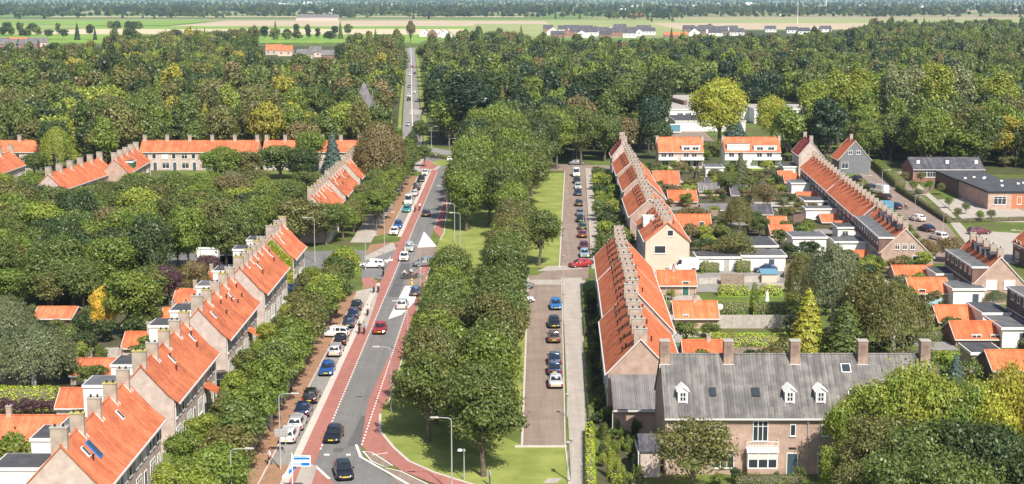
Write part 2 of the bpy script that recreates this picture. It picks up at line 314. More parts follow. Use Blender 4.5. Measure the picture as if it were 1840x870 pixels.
# splitter islands in the middle of the road near the side street
slab('traffic_island', [pp((762,417),(784,443),(750,446)), pp((728,515),(754,515),(744,545),(722,566),(698,574))], .12, 'line')
slab('island_paving', [pp((750,446),(785,444),(785,470),(742,472)), pp((732,490),(765,492),(755,514),(728,514))], .10, 'klinker')
# parking lane, kerbs, planting strip
sheet('parking_lane', [[(-24.1,120),(-22.1,120),(-22.1,236),(-24.1,236)], [(-24.1,296),(-22.1,296),(-22.1,392),(-24.1,392)]], .025, 'oldasp')
slab('kerb', [[(-22.1,120),(-21.35,120),(-21.35,238),(-22.1,238)], [(-22.1,292),(-21.35,292),(-21.35,400),(-22.1,400)], [(-24.25,120),(-24.1,120),(-24.1,236),(-24.25,236)], [(-24.25,296),(-24.1,296),(-24.1,392),(-24.25,392)]] +
     band(pp((683,745),(683,775),(708,806),(735,830),(780,850),(850,872),(920,890)), .3) + [[(-14.15,170),(-14.0,170),(-14.0,262),(-14.15,262)]] + band([(-13.7,288),(-13.3,296),(-13.9,318),(-13.7,405)], .2) +
     band([(1.0,153),(2.65,248)], .2) + band([(8.1,258),(14.0,404)], .2) + band(pp((925,803),(1018,803)), .5), .09, 'kerb')
sheet('planting_bed', [[(-26.4,120),(-24.25,120),(-24.25,236),(-26.4,236)], [(-26.6,292),(-24.25,296),(-24.25,392),(-26.4,392)], pp((438,870),(470,830),(525,838),(530,900),(430,900)),
     pp((655,460),(665,440),(720,434),(700,452)), pp((655,500),(668,497),(682,515),(650,520))], .02, 'mulch')
slab('pavement', [[(-30.5,110),(-26.4,110),(-26.4,240),(-30.5,240)], [(-30.5,285),(-26.6,285),(-26.4,400),(-30.5,400)], pp((640,524),(683,515),(670,560),(655,600),(640,545)), pp((655,470),(712,448),(706,436),(655,462)),
     pp((530,870),(545,830),(570,840),(560,870),(540,900),(520,900))], .08, 'tiles')
sheet('side_street', [[(-75,262),(-24,256),(-20,250),(-20,281),(-24,276),(-75,272)], pp((650,498),(745,510),(745,440),(700,455),(650,478))], .028, 'asphalt')
sheet('path', [pp((650,498),(680,505),(668,515),(650,508)), [(-9.5,246),(-14,250),(-14,248),(-9.5,243.5)]], .05, 'redlane')
# roundabout and the far road
c = (-17.5, 428)
sheet('roundabout', [[(c[0] + 15*math.cos(a*math.pi/16), c[1] + 24*math.sin(a*math.pi/16)) for a in range(32)], [(-24,400),(-12,400),(-10,420),(-26,420)]], .024, 'asphalt')
sheet('roundabout_apron', [[(-26,402),(-20.5,402),(-19,418),(-24,432),(-29,440),(-33,445),(-33,432),(-28,420)]], .033, 'tiles')
sheet('roundabout_lane', [[(-25,410),(-21,408),(-20,420),(-25,434)]], .04, 'redlane')
sheet('roundabout_grass', [[(c[0] - .5 + 4.2*math.cos(a*math.pi/12), c[1] - 4 + 8*math.sin(a*math.pi/12)) for a in range(24)]], .05, 'grass')
sheet('crossing_road', [band([(-60,478),(-30,470),(-15,446),(5,420),(30,412)], 7)[i] for i in range(4)], .022, 'oldasp')
fr = [(-30.5,455),(-32.3,495),(-42,640),(-71.6,1092),(-90,1370)]
sheet('far_road', band(fr, 6.6), .03, 'oldasp')
struct('road_marking', (lambda m: ([m.face([(x, y, .05) for x, y in q]) for q in band([(x+.2, y) for x, y in fr], .3)], m)[1])(MB()), 'line')
sheet('far_footpath', band([(x + 4.6, y) for x, y in fr], 1.6) + band([(x - 4.4, y) for x, y in fr], 1.2), .025, 'grass')
sheet('zebra_table', [[(-40.5,600),(-33.5,600),(-34.5,625),(-41.5,625)]], .045, 'tiles')
# green strip with the avenue trees
sheet('grass_verge', [pp((705,700),(683,745),(683,775),(708,806),(735,830),(780,850),(860,885),(1020,885),(1018,803),(938,800)) , [(-14.2,165),(1.0,165),(3.0,252),(-14.2,252)],
     [(-13.9,258),(8.1,258),(13.9,398),(-13.6,404)]], .018, 'grass')
# right hand street, paved in clinker
def rl(x0, x1, y0, y1, k=.0177): return [(x0 + (y0-153)*k, y0), (x1 + (y0-153)*k, y0), (x1 + (y1-153)*k, y1), (x0 + (y1-153)*k, y1)]
sheet('clinker_street', [[(1.0,153),(5.45,153),(8.1,248),(2.6,248)], [(8.2,259),(13.5,259),(19.6,410),(14.2,410)], [(-1.5,244),(3,244),(3,226),(-1.5,226)], [(2.5,246.5),(7,258),(13.45,259),(12,248)],
     [(-9.5,246),(-9.5,243.5),(12.5,247.5),(12.9,254)], [(-2,408),(14,404),(30,406),(26,416),(-2,424)]], .03, 'klinker')
sheet('street_threshold', [pp((945,503),(1052,503),(1050,512),(944,512)), pp((985,478),(1045,478),(1045,484),(965,488))], .04, 'tiles')
slab('footway', [[(5.6,140),(7.7,140),(11.5,248),(8.25,248)], [(13.55,257),(15.4,257),(21.2,410),(19.7,410)], [(5.4,142),(7.6,142),(7.4,130),(4.8,130)]], .1, 'tiles')
sheet('street_edge_line', band([(5.5,140),(5.5,153),(8.17,248)], .14) + band([(1.1,153),(2.7,248)], .12), .11, 'kerb')
# street on the right, school yard, parking court
sheet('brick_street', [[(98.5,414),(102,402),(92,330),(81,262),(70,262),(74,270),(80,300),(91,400),(80,425)]], .03, 'klinker')
slab('footway_right', [[(93.5,330),(95,330),(103.5,402),(102,402)], [(81.5,262),(84,262),(95,330),(93,330)], [(84,262),(120,262),(120,285),(91,300)]], .07, 'tiles')
sheet('school_yard', [[(93.5,312),(97,346),(106,350),(112,322),(130,322),(130,308)]], .03, 'tiles')
sheet('parking_court', [[(32,238),(50,238),(50,256),(32,256)], [(20,236),(33,236),(33,252),(20,252)]], .028, 'oldasp')
sheet('garden_lawn', [pp((1285,606),(1418,606),(1400,642),(1275,640)), pp((1290,500),(1405,508),(1405,535),(1290,535)), pp((1250,440),(1330,420),(1360,420),(1340,440)), pp((0,738),(100,738),(110,700),(0,700)), pp((60,632),(185,632),(175,662),(60,655)), pp((395,460),(430,460),(420,475),(395,475)), [(35,420),(70,420),(70,405),(35,405)], pp((1255,305),(1300,305),(1300,318),(1255,318))], .022, 'lawn')
sheet('garden_path', [pp((130,620),(210,618),(210,632),(130,634)), pp((1200,596),(1260,596),(1260,606),(1200,606)), pp((1560,500),(1610,500),(1610,520),(1560,520)), pp((985,0+860),(1010,860),(1000,869),(975,869))], .03, 'tiles')

# leaf litter and undergrowth below the wood
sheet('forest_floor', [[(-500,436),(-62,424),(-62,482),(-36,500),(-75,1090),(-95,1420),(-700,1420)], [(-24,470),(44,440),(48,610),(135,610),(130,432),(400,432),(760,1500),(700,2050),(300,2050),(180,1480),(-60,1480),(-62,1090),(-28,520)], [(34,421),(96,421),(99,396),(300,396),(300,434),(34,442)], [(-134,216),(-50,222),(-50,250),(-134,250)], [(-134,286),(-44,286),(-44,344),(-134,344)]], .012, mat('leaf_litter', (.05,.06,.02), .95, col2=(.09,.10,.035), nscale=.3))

for q in [(1256,372,12,6),(1300,344,9,6),(1345,405,10,8),(1290,400,12,6),(1375,350,8,7),(1400,372,9,8),(1212,378,9,5),(1330,318,10,6),(1430,380,8,6),(1228,330,8,6),(1420,420,8,6),(1490,420,7,6),(1640,560,5,5),(1600,470,9,3),(1235,545,5,6),(1425,520,7,5),(1600,545,5,5),(1690,630,5,5),(1120,700,1.5,8),(1110,640,1.5,7)]:
    x, y = P(q[0], q[1]); sheet('patio', [[(x-q[2]/2, y), (x+q[2]/2, y), (x+q[2]/2, y+q[3]), (x-q[2]/2, y+q[3])]], .033, rnd.choice(['tiles', 'klinker', 'oldasp', 'tiles']))

sheet('garden_soil_shade_tone', [pp((1080,768),(1150,768),(1160,885),(1072,885)), [(8.2,160),(11.5,160),(13.6,238),(11.6,238)], [(15.5,258),(22,258),(25,400),(21.2,400)], [(20,262),(62,262),(70,405),(30,405)], [(-62,150),(-42,150),(-42,245),(-72,215)]], .015, mat('soil_painted_shade', (.06,.06,.03), .95, col2=(.11,.10,.05)))  # garden soil, darkened to paint in the shade before the right hand terraces
# ---------------------------------------------------------------- windows, chimneys, roofs
WCACHE = {}
def wmesh(w_, h_, kind):
    key = (round(w_, 2), round(h_, 2), kind)
    if key in WCACHE: return WCACHE[key]
    f = MB(); g = MB(); t = .07; d = .06
    f.box(-w_/2-t, w_/2+t, -d, .02, -h_/2-t, -h_/2); f.box(-w_/2-t, w_/2+t, -d, .02, h_/2, h_/2+t)
    f.box(-w_/2-t, -w_/2, -d, .02, -h_/2, h_/2); f.box(w_/2, w_/2+t, -d, .02, -h_/2, h_/2)
    n = {'one':1, 'two':2, 'three':3, 'grid':2, 'blind':2}.get(kind, 1)
    for i in range(1, n): x = -w_/2 + w_*i/n; f.box(x-.035, x+.035, -d+.005, .02, -h_/2, h_/2)
    if kind == 'grid': f.box(-w_/2, w_/2, -d+.01, .02, -.03, .03)
    elif kind != 'one': f.box(-w_/2, w_/2, -d+.01, .02, h_*.24, h_*.24+.05)
    f.box(-w_/2-.12, w_/2+.12, -d-.06, .02, -h_/2-t-.06, -h_/2-t)   # sill
    g.box(-w_/2, w_/2, -.025, .02, -h_/2, h_/2)
    def raw(mb, name, mats):
        o = mb.build(name, mats); me = o.data; bpy.data.objects.remove(o); return me
    gm2 = 'blind' if kind == 'blind' else 'glass'
    WCACHE[key] = (raw(f, 'window', 'woodw'), raw(g, 'pane', gm2)); return WCACHE[key]
def window(parent, x, y, z, w_, h_, kind='two', rz=0):
    a, b_ = wmesh(w_, h_, kind)
    o = obj('window', a, parent, (x, y, z), rz); obj('pane', b_, o); return o
def door(parent, x, y, rz=0, m='door', w_=.95, h_=2.1):
    f = MB(); f.box(-w_/2-.08, -w_/2, -.06, .02, 0, h_+.08); f.box(w_/2, w_/2+.08, -.06, .02, 0, h_+.08); f.box(-w_/2, w_/2, -.06, .02, h_, h_+.08)
    f.box(-w_/2, w_/2, -.03, .02, 0, h_, 1)
    o = f.build('door', ['woodw', m], parent, (x, y, 0)); o.rotation_euler = (0, 0, rz)
    h = MB(); h.box(w_/2-.16, w_/2-.08, -.09, -.03, 1.0, 1.08); h.build('handle', 'steel', o); return o
CHM = {}
def chimney(parent, x, y, z, w_=1.2, d_=.62, h_=1.7, m='chim', flash=True, pots=2, cap='lich', sink=.9):
    key = (round(w_,2), round(d_,2), round(h_,2), m, flash, pots, cap)
    if key not in CHM:
        b_ = MB(); b_.box(-d_/2, d_/2, -w_/2, w_/2, -sink, h_)
        c_ = MB(); c_.box(-d_/2-.05, d_/2+.05, -w_/2-.05, w_/2+.05, h_, h_+.09)
        for i in range(pots):
            yy = -w_/4 + i*w_/2 if pots > 1 else 0
            c_.tube([(0, yy, h_+.09), (0, yy, h_+.32)], [.11, .09], 1, 8)
        fl = MB()
        if flash:
            for s in (-1, 1):
                for k in range(2):
                    pass
                fl.hull([(s*(d_/2+.03)-.03, -w_/2-.25, -.70), (s*(d_/2+.03)-.03, 0, .16), (s*(d_/2+.03)-.03, 0, -.16), (s*(d_/2+.03)-.03, -w_/2-.25, -1.05)],
                        [(s*(d_/2+.03)+.03, -w_/2-.25, -.70), (s*(d_/2+.03)+.03, 0, .16), (s*(d_/2+.03)+.03, 0, -.16), (s*(d_/2+.03)+.03, -w_/2-.25, -1.05)])
                fl.hull([(s*(d_/2+.03)-.03, w_/2+.25, -.70), (s*(d_/2+.03)-.03, 0, .16), (s*(d_/2+.03)-.03, 0, -.16), (s*(d_/2+.03)-.03, w_/2+.25, -1.05)],
                        [(s*(d_/2+.03)+.03, w_/2+.25, -.70), (s*(d_/2+.03)+.03, 0, .16), (s*(d_/2+.03)+.03, 0, -.16), (s*(d_/2+.03)+.03, w_/2+.25, -1.05)])
        def raw(mb, n, ms):
            o = mb.build(n, ms); me = o.data; bpy.data.objects.remove(o); return me
        CHM[key] = (raw(b_, 'chimney', m), raw(c_, 'chimney_cap', [cap, 'plast']), raw(fl, 'flashing', 'lead') if flash else None)
    a, b2, c2 = CHM[key]
    o = obj('chimney', a, parent, (x, y, z)); obj('chimney_cap', b2, o)
    if c2: obj('flashing', c2, o)
    return o
def skylight(parent, x, y, z, slope, w_=.75, h_=1.1, side=-1, m='woodw'):
    """lies on a roof slope that faces local -Y (side=-1) or +Y"""
    f = MB(); f.box(-w_/2-.08, w_/2+.08, -h_/2-.08, h_/2+.08, 0, .1)
    o = f.build('skylight', m, parent, (x, y, z)); o.rotation_euler = (slope if side < 0 else -slope, 0, 0)
    g = MB(); g.box(-w_/2, w_/2, -h_/2, h_/2, .1, .115); g.build('pane', 'glass', o); return o
def flue(parent, x, y, z, h_=.45, r=.08):
    f = MB(); f.tube([(0, 0, -.2), (0, 0, h_)], r, 0, 8); f.tube([(0, 0, h_), (0, 0, h_+.08)], r*1.6, 0, 8)
    f.build('flue', 'plast', parent, (x, y, z))

def gable(name, label, L_, prof, wy0, wy1, loc, rz, wall='pale', roof='orange', cat='house', group=None, ov=.12, verge=True, wallmat_gable=None, gutter=True, eav=None):
    """prof: roof outline across the ridge, (y,z) from the -Y eave to the +Y eave; ridge runs along local X"""
    t = thing(name, label, cat, loc, rz, group)
    def zr(y):
        for (a, za), (b_, zb) in zip(prof, prof[1:]):
            if a <= y <= b_: return za + (zb - za) * (y - a) / (b_ - a)
        return prof[0][1] if y < prof[0][0] else prof[-1][1]
    th = .16
    inner = [(wy0, zr(wy0) - th - .02)] + [(y, z - th - .02) for y, z in prof if wy0 < y < wy1] + [(wy1, zr(wy1) - th - .02)]
    wl = MB(); wl.extr_x([(wy0, 0)] + inner + [(wy1, 0)], 0, L_); wl.build('wall', wall, t)
    rf = MB(); xs0, xs1 = -ov, L_ + ov
    for (a, za), (b_, zb) in zip(prof, prof[1:]): rf.extr_x([(a, za - th), (a, za), (b_, zb), (b_, zb - th)], xs0, xs1)
    r_ = rf.build('roof', roof, t)
    apex = max(prof, key=lambda q: q[1]); rg = MB(); rg.tube([(xs0, apex[0], apex[1]), (xs1, apex[0], apex[1])], .11, 0, 8); rg.build('ridge_cap', roof, r_)
    if verge:
        for x in (xs0 - .06, xs1):
            v = MB()
            for (a, za), (b_, zb) in zip(prof, prof[1:]): v.extr_x([(a, za - .15), (a, za + .04), (b_, zb + .04), (b_, zb - .15)], x, x + .06)
            v.build('verge_trim', 'lead', r_)
    if gutter:
        for (y, z), s in ((prof[0], -1), (prof[-1], 1)):
            g = MB(); g.box(xs0, xs1, min(y, y + s*.16), max(y, y + s*.16), z - .2, z - .05); g.build('gutter', 'lead', t)
        for x in (.15, L_ - .15):
            g = MB(); g.tube([(x, wy0 - .07, zr(wy0) - .25), (x, wy0 - .07, .1)], .045, 0, 6); g.build('downpipe', 'lead', t)
    return t, r_, zr
def flat_box(parent, name, x0, x1, y0, y1, z0, z1, wall='pale', top='flat', fascia='white', label=None):
    """flat roofed part: walls, a roof and a fascia board"""
    w_ = MB(); w_.box(x0, x1, y0, y1, z0, z1 - .28); o = w_.build(name, wall, parent)
    f = MB(); f.box(x0-.12, x1+.12, y0-.12, y1+.12, z1-.28, z1); f.box(x0, x1, y0, y1, z1 - .02, z1 + .02, 1); f.build('flat_roof', [fascia, top], o)
    if label: o['label'] = label
    return o

# ---------------------------------------------------------------- left terraces (ridge along the main road, x = -37.4)
AROW = [(122.8, 21.5, 'nearest pale terrace on the left, with one blue framed roof window', 'pale'),
        (150.5, 21.6, 'second pale terrace on the left, dark car parked past its far corner', 'pale'),
        (179.2, 21.9, 'third pale terrace on the left, cluster of dark flues mid roof', 'pale'),
        (207.3, 21.2, 'fourth pale terrace on the left, six chimneys, before the ivy covered gable', 'pale'),
        (235.5, 12.5, 'short pale terrace whose near gable is covered in yellow green ivy', 'pale'),
        (284.5, 20.5, 'pale terrace past the side street, partly behind the big park trees', 'pale'),
        (311.5, 22.5, 'pale terrace behind the side street block, white flashings and bright right roof slope', 'pale'),
        (342, 21, 'farthest pale terrace of the left row, roof end hidden by the tall birch', 'pale')]
for bi, (y0, L_, lab, wl) in enumerate(AROW):
    prof = [(-3.75, 5.35), (-2.6, 6.25), (0, 9.15), (3.3, 5.6)]
    t, rf, zr = gable('terraced_house', lab, L_, prof, -3.2, 3.1, (-37.45, y0, 0), R(90), wall=wl, group='terraces on the left of the main road', verge=False)
    xs = [.34, 5.0, 10.4, 15.8, 20.6] if L_ > 20 else [.34, 3.2, 6.4, 11.5]
    if bi == 3: xs = [.34, 3.6, 7.2, 10.9, 14.6, 18.3]
    if bi > 4: xs = [.34, 4.0, 8.0, 12.2, 16.4, 19.8]
    for i, x in enumerate(xs):
        chimney(t, x, 0 if i else .2, 9.05, 1.2 if i else 1.4, .58, (1.28 + (i*5 + bi) % 3 * .07) if i else 1.5, 'chim', flash=i > 0, pots=2, cap='lich' if (i + bi) % 2 else 'conc')
    units = max(2, round(L_ / 5.4)); uw = L_ / units
    for u in range(units):
        x = uw * u
        for dx in (1.0, 2.35, 4.1) if bi < 5 else (1.3, 3.8): window(t, x + dx, -3.2, 4.2, .75 if dx != 4.1 else .95, 1.45, 'blind' if (u + int(dx)) % 3 == 0 else 'one')
        window(t, x + 1.7, -3.2, 1.55, 1.9, 1.6, 'three'); door(t, x + 4.2, -3.2, m=['door', 'green', 'door', 'woodw'][(u + bi) % 4])
        window(t, x + 2.2, 3.1, 4.0, 1.2, 1.2, 'two', R(180))
        if (u + bi) % 2 == 0: skylight(t, x + 2.6 + (u % 3) * .4, -1.25, zr(-1.25) + .01, math.atan2(2.9, 2.6), .42, .95)
        if bi in (1, 2, 3, 6) and u % 2: flue(t, x + 1.6, -2.0, zr(-2.0)); flue(t, x + 2.8, -1.1, zr(-1.1))
    if bi == 0:
        skylight(t, 4.3, -1.5, zr(-1.5)+.01, math.atan2(2.9, 2.6), .8, 1.7, m='blue')['label'] = 'large blue framed roof window'
        flue(t, 2.6, -1.9, zr(-1.9))
    if bi == 2:
        flue(t, 13, -1.6, zr(-1.6)); flue(t, 14.5, -2.1, zr(-2.1)); flue(t, 12.0, -1.1, zr(-1.1))
    # small attic window in the gable
    window(t, .0, 1.9, 5.0, .5, .6, 'one', R(-90))
    # flat roofed rear extensions
    if bi < 5:
        flat_box(t, 'rear_extension', 1.6, 5.6, 2.4, 6.4, 0, 6.7 if bi != 3 else 6.2, 'white', 'flat' if bi % 2 else 'flatd')
        flat_box(t, 'rear_extension', 9.6, 13.8, 2.6, 5.6, 0, 6.9, 'white', 'flatd')
        if L_ > 20: flat_box(t, 'rear_extension', 16.4, 20.0, 2.6, 5.2, 0, 5.9, 'pale', 'flat')
    # tiled canopy over a front door
    if bi in (1, 2):
        c_ = MB(); c_.hull([(14.6,-4.7,2.3),(17.0,-4.7,2.3),(17.0,-3.2,3.1),(14.6,-3.2,3.1)], [(14.6,-4.7,2.4),(17.0,-4.7,2.4),(17.0,-3.2,3.2),(14.6,-3.2,3.2)]); c_.build('porch_canopy', 'bright', t)

# ---------------------------------------------------------------- right terraces: ridges beside the clinker street
def brow(y0, L_, xr, lab, zr_=9.2, ze=5.5, hw=3.5, nch=6, gab='pink', catslide=True, roof='bright', sh=.03, grp='brick terraces beside the clinker street', back=True):
    prof = [(-(hw+.2) if not catslide else -(hw + 2.2), ze - .2 if not catslide else ze - 2.3), (0, zr_), (hw+.25, ze - .25)]
    if catslide: prof[0] = (-(hw+1.9), zr_ - (hw+1.9)*(zr_-ze)/hw)
    t, rf, zf = gable('terraced_house', lab, L_, prof, -hw if not catslide else -(hw+1.6), hw, (xr, y0, 0), R(90) - sh, wall=gab, roof=roof, group=grp)
    for i in range(nch):
        x = .5 + (L_ - 1.8) * i / (nch - 1)
        chimney(t, x, 0, zr_ - .1, 1.45, .62, 1.05 + (i*7 % 3)*.08, 'chim', flash=False, pots=3, cap='conc')
    uw = L_ / nch
    for u in range(nch):
        x = uw * u
        window(t, x + 1.4, hw, 4.2, 1.5, 1.3, 'two', R(180)); window(t, x + 3.4, hw, 4.2, .8, 1.3, 'one', R(180)) if uw > 4 else 0
        window(t, x + 1.5, hw, 1.5, 1.8, 1.6, 'three', R(180)); door(t, x + uw - .9, hw, R(180))
        flue(t, x + 2.0, 1.9, zf(1.9), .5); flue(t, x + 2.5, 1.5, zf(1.5), .35)
        if u % 2: flue(t, x + 1.0, -1.5, zf(-1.5), .5)
    return t, zf
bt, bz = brow(162.6, 27.2, 14.0, 'nearest brick terrace right of the clinker street, plain pink gable above a grey lean-to roof')
brow(190.8, 25.8, 15.35, 'second brick terrace right of the clinker street, between two white gable verges', 9.4, 5.7)
brow(217.6, 20.5, 16.1, 'third brick terrace right of the clinker street, just before the cream gable house', 9.3, 5.6, nch=5)
ct, cz = brow(254, 21.5, 26.1, 'cream rendered gable house with two grey windows, roof terrace notch and red edged verge', 8.6, 5.5, 3.65, 5, 'cream', False, 'orange', .01, 'brick terraces behind the cream gable')
window(ct, 0, -.5, 6.6, .9, .9, 'one', R(-90)); window(ct, 0, 1.2, 3.8, 1.8, 1.2, 'one', R(-90))
d = MB(); d.box(11, 15, .5, 3.2, 6.0, 7.6); d.build('roof_terrace', 'white', ct)
rv = MB()
for sgn in (-1, 1): rv.hull([(-.2, 0, 8.62), (-.2, sgn*3.85, 5.4), (-.2, sgn*3.85, 5.15), (-.2, 0, 8.35)], [(-.26, 0, 8.62), (-.26, sgn*3.85, 5.4), (-.26, sgn*3.85, 5.15), (-.26, 0, 8.35)])
rv.build('verge_board', 'redroof' if 0 else 'bright', ct)
brow(282, 27, 25.6, 'terrace directly beyond the cream gable house, broad plain orange left slope', 8.8, 5.5, 3.6, 6, 'pink', True, 'bright', .025, 'brick terraces behind the cream gable')
brow(319, 24, 27.0, 'terrace in the middle of the rear right row, wide pink gable strip', 8.9, 5.6, 3.5, 5, 'pink', True, 'bright', .025, 'brick terraces behind the cream gable')
brow(349, 26, 27.6, 'second last terrace of the rear right row, below the farthest chimney', 8.7, 5.5, 3.4, 6, 'pink', True, 'bright', .025, 'brick terraces behind the cream gable')
brow(389, 12, 28.6, 'small end terrace with a thin pointed gable at the far end of the right row', 9.6, 5.5, 3.0, 2, 'pale', False, 'redroof', .02, 'brick terraces behind the cream gable')

# lean-to and shed between the brick terrace and the grey roofed building
x0, yA = P(1097, 668, 5.0); x1, _ = P(1187, 668, 5.0)
t = thing('lean_to_shed', 'pink brick annexe under a grey corrugated sloping roof, in front of the nearest brick gable', 'annexe', (10.9, 157.2, 0))
m_ = MB(); m_.hull([(0,0,0),(4.9,0,0),(4.9,5.1,0),(0,5.1,0)], [(0,0,2.7),(4.9,0,2.7),(4.9,5.1,5.0),(0,5.1,5.0)]); m_.build('wall', 'pink', t)
m_ = MB(); m_.hull([(-.2,-.3,2.62),(5.0,-.3,2.62),(5.0,5.1,5.08),(-.2,5.1,5.08)], [(-.2,-.3,2.78),(5.0,-.3,2.78),(5.0,5.1,5.24),(-.2,5.1,5.24)]); m_.build('roof', 'corr', t)
m_ = MB(); m_.box(-.2,5.0,-.42,-.3,2.55,2.7); m_.tube([(-.25,-.2,2.6),(-.25,-.2,.1)], .05); m_.build('gutter', 'lead', t)

# ---------------------------------------------------------------- long brick building with the grey tiled roof
L_ = 26.4
t, rf, zr = gable('apartment_house', 'long pink brick building with grey tiled roof, white dormers and tall chimneys', L_, [(-.3, 5.75), (5.3, 10.75), (10.9, 5.75)], 0, 10.6, (14.85, 143.4, 0), 0, wall='pink', roof='greyroof', cat='building', verge=False)
for x in (.3, 6.6, 13.2, 19.9, 26.1): chimney(t, x, 4.9, 10.2, 1.0, .95, 2.0, 'cbrick', flash=False, pots=0, cap='conc', sink=1.3)
m_ = MB()
for x in (.3, 6.6, 13.2, 19.9, 26.1): m_.box(x-.55, x+.55, 4.33, 4.39, 9.55, 9.95)
m_.build('chimney_flashing', 'lead', rf)
sl = math.atan2(5, 5.6)
def dormer(parent, x, y, zf, w_=.95, h_=1.25):
    z = zf(y); b_ = MB(); b_.box(x-w_/2, x+w_/2, y, y+1.9, z-.1, z+h_)
    o = b_.build('dormer', 'woodw', parent)
    r_ = MB(); 
    for s in (-1, 1): r_.hull([(x, y-.12, z+h_+.45), (x+s*(w_/2+.16), y-.12, z+h_-.02), (x+s*(w_/2+.16), y-.12, z+h_-.12), (x, y-.12, z+h_+.33)], [(x, y+2.2, z+h_+.45), (x+s*(w_/2+.16), y+2.0, z+h_-.02), (x+s*(w_/2+.16), y+2.0, z+h_-.12), (x, y+2.2, z+h_+.33)])
    r_.hull([(x-w_/2, y, z+h_-.02), (x+w_/2, y, z+h_-.02), (x, y, z+h_+.36)], [(x-w_/2, y+.1, z+h_-.02), (x+w_/2, y+.1, z+h_-.02), (x, y+.1, z+h_+.36)])
    r_.build('dormer_roof', 'woodw', o)
    a, b2 = wmesh(.5, .8, 'grid'); q = obj('window', a, parent, (x, y-.01, z+.65)); obj('pane', b2, q)
for x in (1.75, 12.15, 15.15): dormer(t, x, .95, zr)
for x, s_, m2 in ((4.75, .5, 'plast'), (8.95, .62, 'plast')): skylight(t, x, 1.9, zr(1.9)+.01, sl, s_, .85, m=m2)
skylight(t, 18.15, 4.0, zr(4.0)+.01, sl, .8, .9); skylight(t, 18.45, 1.75, zr(1.75)+.01, sl, .8, .9)
for x in (1.9, 5.1): window(t, x, 0, 4.15, 1.3, 1.35, 'two')
window(t, 9.2, 0, 4.35, 1.35, 1.9, 'three'); window(t, 12.35, 0, 4.45, .42, 1.05, 'one'); window(t, 15.4, 0, 4.45, .45, 1.05, 'one')
for x in (18.6, 21.8, 25): window(t, x, 0, 4.15, 1.3, 1.35, 'two')
door(t, 12.35, 0, m='door'); door(t, 15.4, 0, m='door'); door(t, 23.4, 0)
window(t, 5.7, 0, 1.55, 1.9, 1.7, 'three')
# bay with balcony
b_ = MB(); b_.box(7.9, 10.8, -.9, 0, 0, .85); b_.build('bay_plinth', 'pink', t)
b_ = MB(); b_.box(7.8, 10.9, -1.0, 0, 2.45, 2.75); b_.box(7.9,10.8,-.9,0,.85,.95)
for x in (7.9, 8.85, 9.8, 10.68): b_.box(x, x+.12, -.9, -.02, .95, 2.45)
bay = b_.build('bay_window', 'woodw', t)
for i in range(3):
    g = MB(); g.box(8.02+i*.95, 8.85+i*.95-(.0 if i<2 else .02), -.84, -.8, .95, 1.75); g.build('pane', 'glass', bay)
    g = MB(); g.box(8.02+i*.95, 8.85+i*.95-(.0 if i<2 else .02), -.86, -.82, 1.75, 2.45); g.build('blind', 'blind', bay)
rl_ = MB()
for z in (3.15, 3.55): rl_.tube([(7.85,-.02,z),(7.85,-.95,z),(10.85,-.95,z),(10.85,-.02,z)], .03, 0, 5)
for i in range(12): x = 7.85 + 3*i/11; rl_.tube([(x,-.95,2.75),(x,-.95,3.55)], .015 if i not in (0, 11) else .03, 0, 5)
rl_.build('balcony_railing', 'woodw', t)
m_ = MB(); m_.box(12.0, 12.7, -.05, 0, 2.55, 2.72); m_.box(15.05, 15.75, -.05, 0, 2.55, 2.72); m_.build('vent_grille', 'plast', t)
m_ = MB(); m_.tube([(13.8,-.08,5.4),(13.8,-.08,.1)], .05); m_.box(13.68,13.92,-.2,0,5.2,5.45); m_.tube([(14.9,-.08,5.4),(14.9,-.08,.1)], .04); m_.build('downpipe', 'steel', t)
# low slate roofed side building
t = thing('garden_annexe', 'low annexe with a dark slate roof at the left foot of the grey roofed building', 'annexe', (12.4, 142.5, 0))
m_ = MB(); m_.extr_x([(0,0),(0,2.5),(2.2,3.5),(3.8,2.5),(3.8,0)], 0, 1.9); m_.build('wall', 'pale', t)
m_ = MB(); m_.extr_x([(-.2,2.55),(-.2,2.68),(2.2,3.75),(4.0,2.68),(4.0,2.55),(2.2,3.6)], -.15, 1.95); m_.build('roof', 'slate', t)
m_ = MB(); m_.box(-.25,-.15,-.2,4.0,2.3,2.6); m_.tube([(-.2,-.1,2.5),(-.2,-.1,.1)], .05); m_.build('gutter', 'woodw', t)

# ---------------------------------------------------------------- cottages, sheds and halls set out from the survey: (u0,u1,v_base,v_eave,v_ridge)
def cottage(name, lab, u0, u1, vb, ve, vr, depth, wall='pink', roof='bright', cat='shed', group=None, win=(), dr=(), chim=(), verge=True, zz=None, skirt=0):
    xa, y0 = P(u0, vb); xb, _ = P(u1, vb); Zb = y0
    def hz(v, y):   # height seen at pixel row v at distance y
        lo, hi = 0, 30
        for _ in range(40):
            md = (lo + hi) / 2
            if P(920, v, md)[1] > y: lo = md
            else: hi = md
        return lo
    ze = hz(ve, y0) if zz is None else zz[0]; zr_ = hz(vr, y0 + depth / 2) if zz is None else zz[1]
    Lh = xb - xa
    t, rf, zf = gable(name, lab, Lh, [(-.3, ze - .1), (depth/2, zr_), (depth + .3, ze - .1)], 0, depth, (xa, y0, 0), 0, wall=wall, roof=roof, cat=cat, group=group, verge=verge, gutter=True)
    for fx, z, w_, h_, k_ in win: window(t, Lh * fx, 0, z, w_, h_, k_)
    for fx, m2 in dr: door(t, Lh * fx, 0, m=m2)
    for fx, h_ in chim: chimney(t, Lh * fx, depth / 2, zr_ - .05, .55, .5, h_, 'chim', flash=False, pots=1, cap='conc', sink=.5)
    return t
GS = 'tiled garden sheds between the terraces'
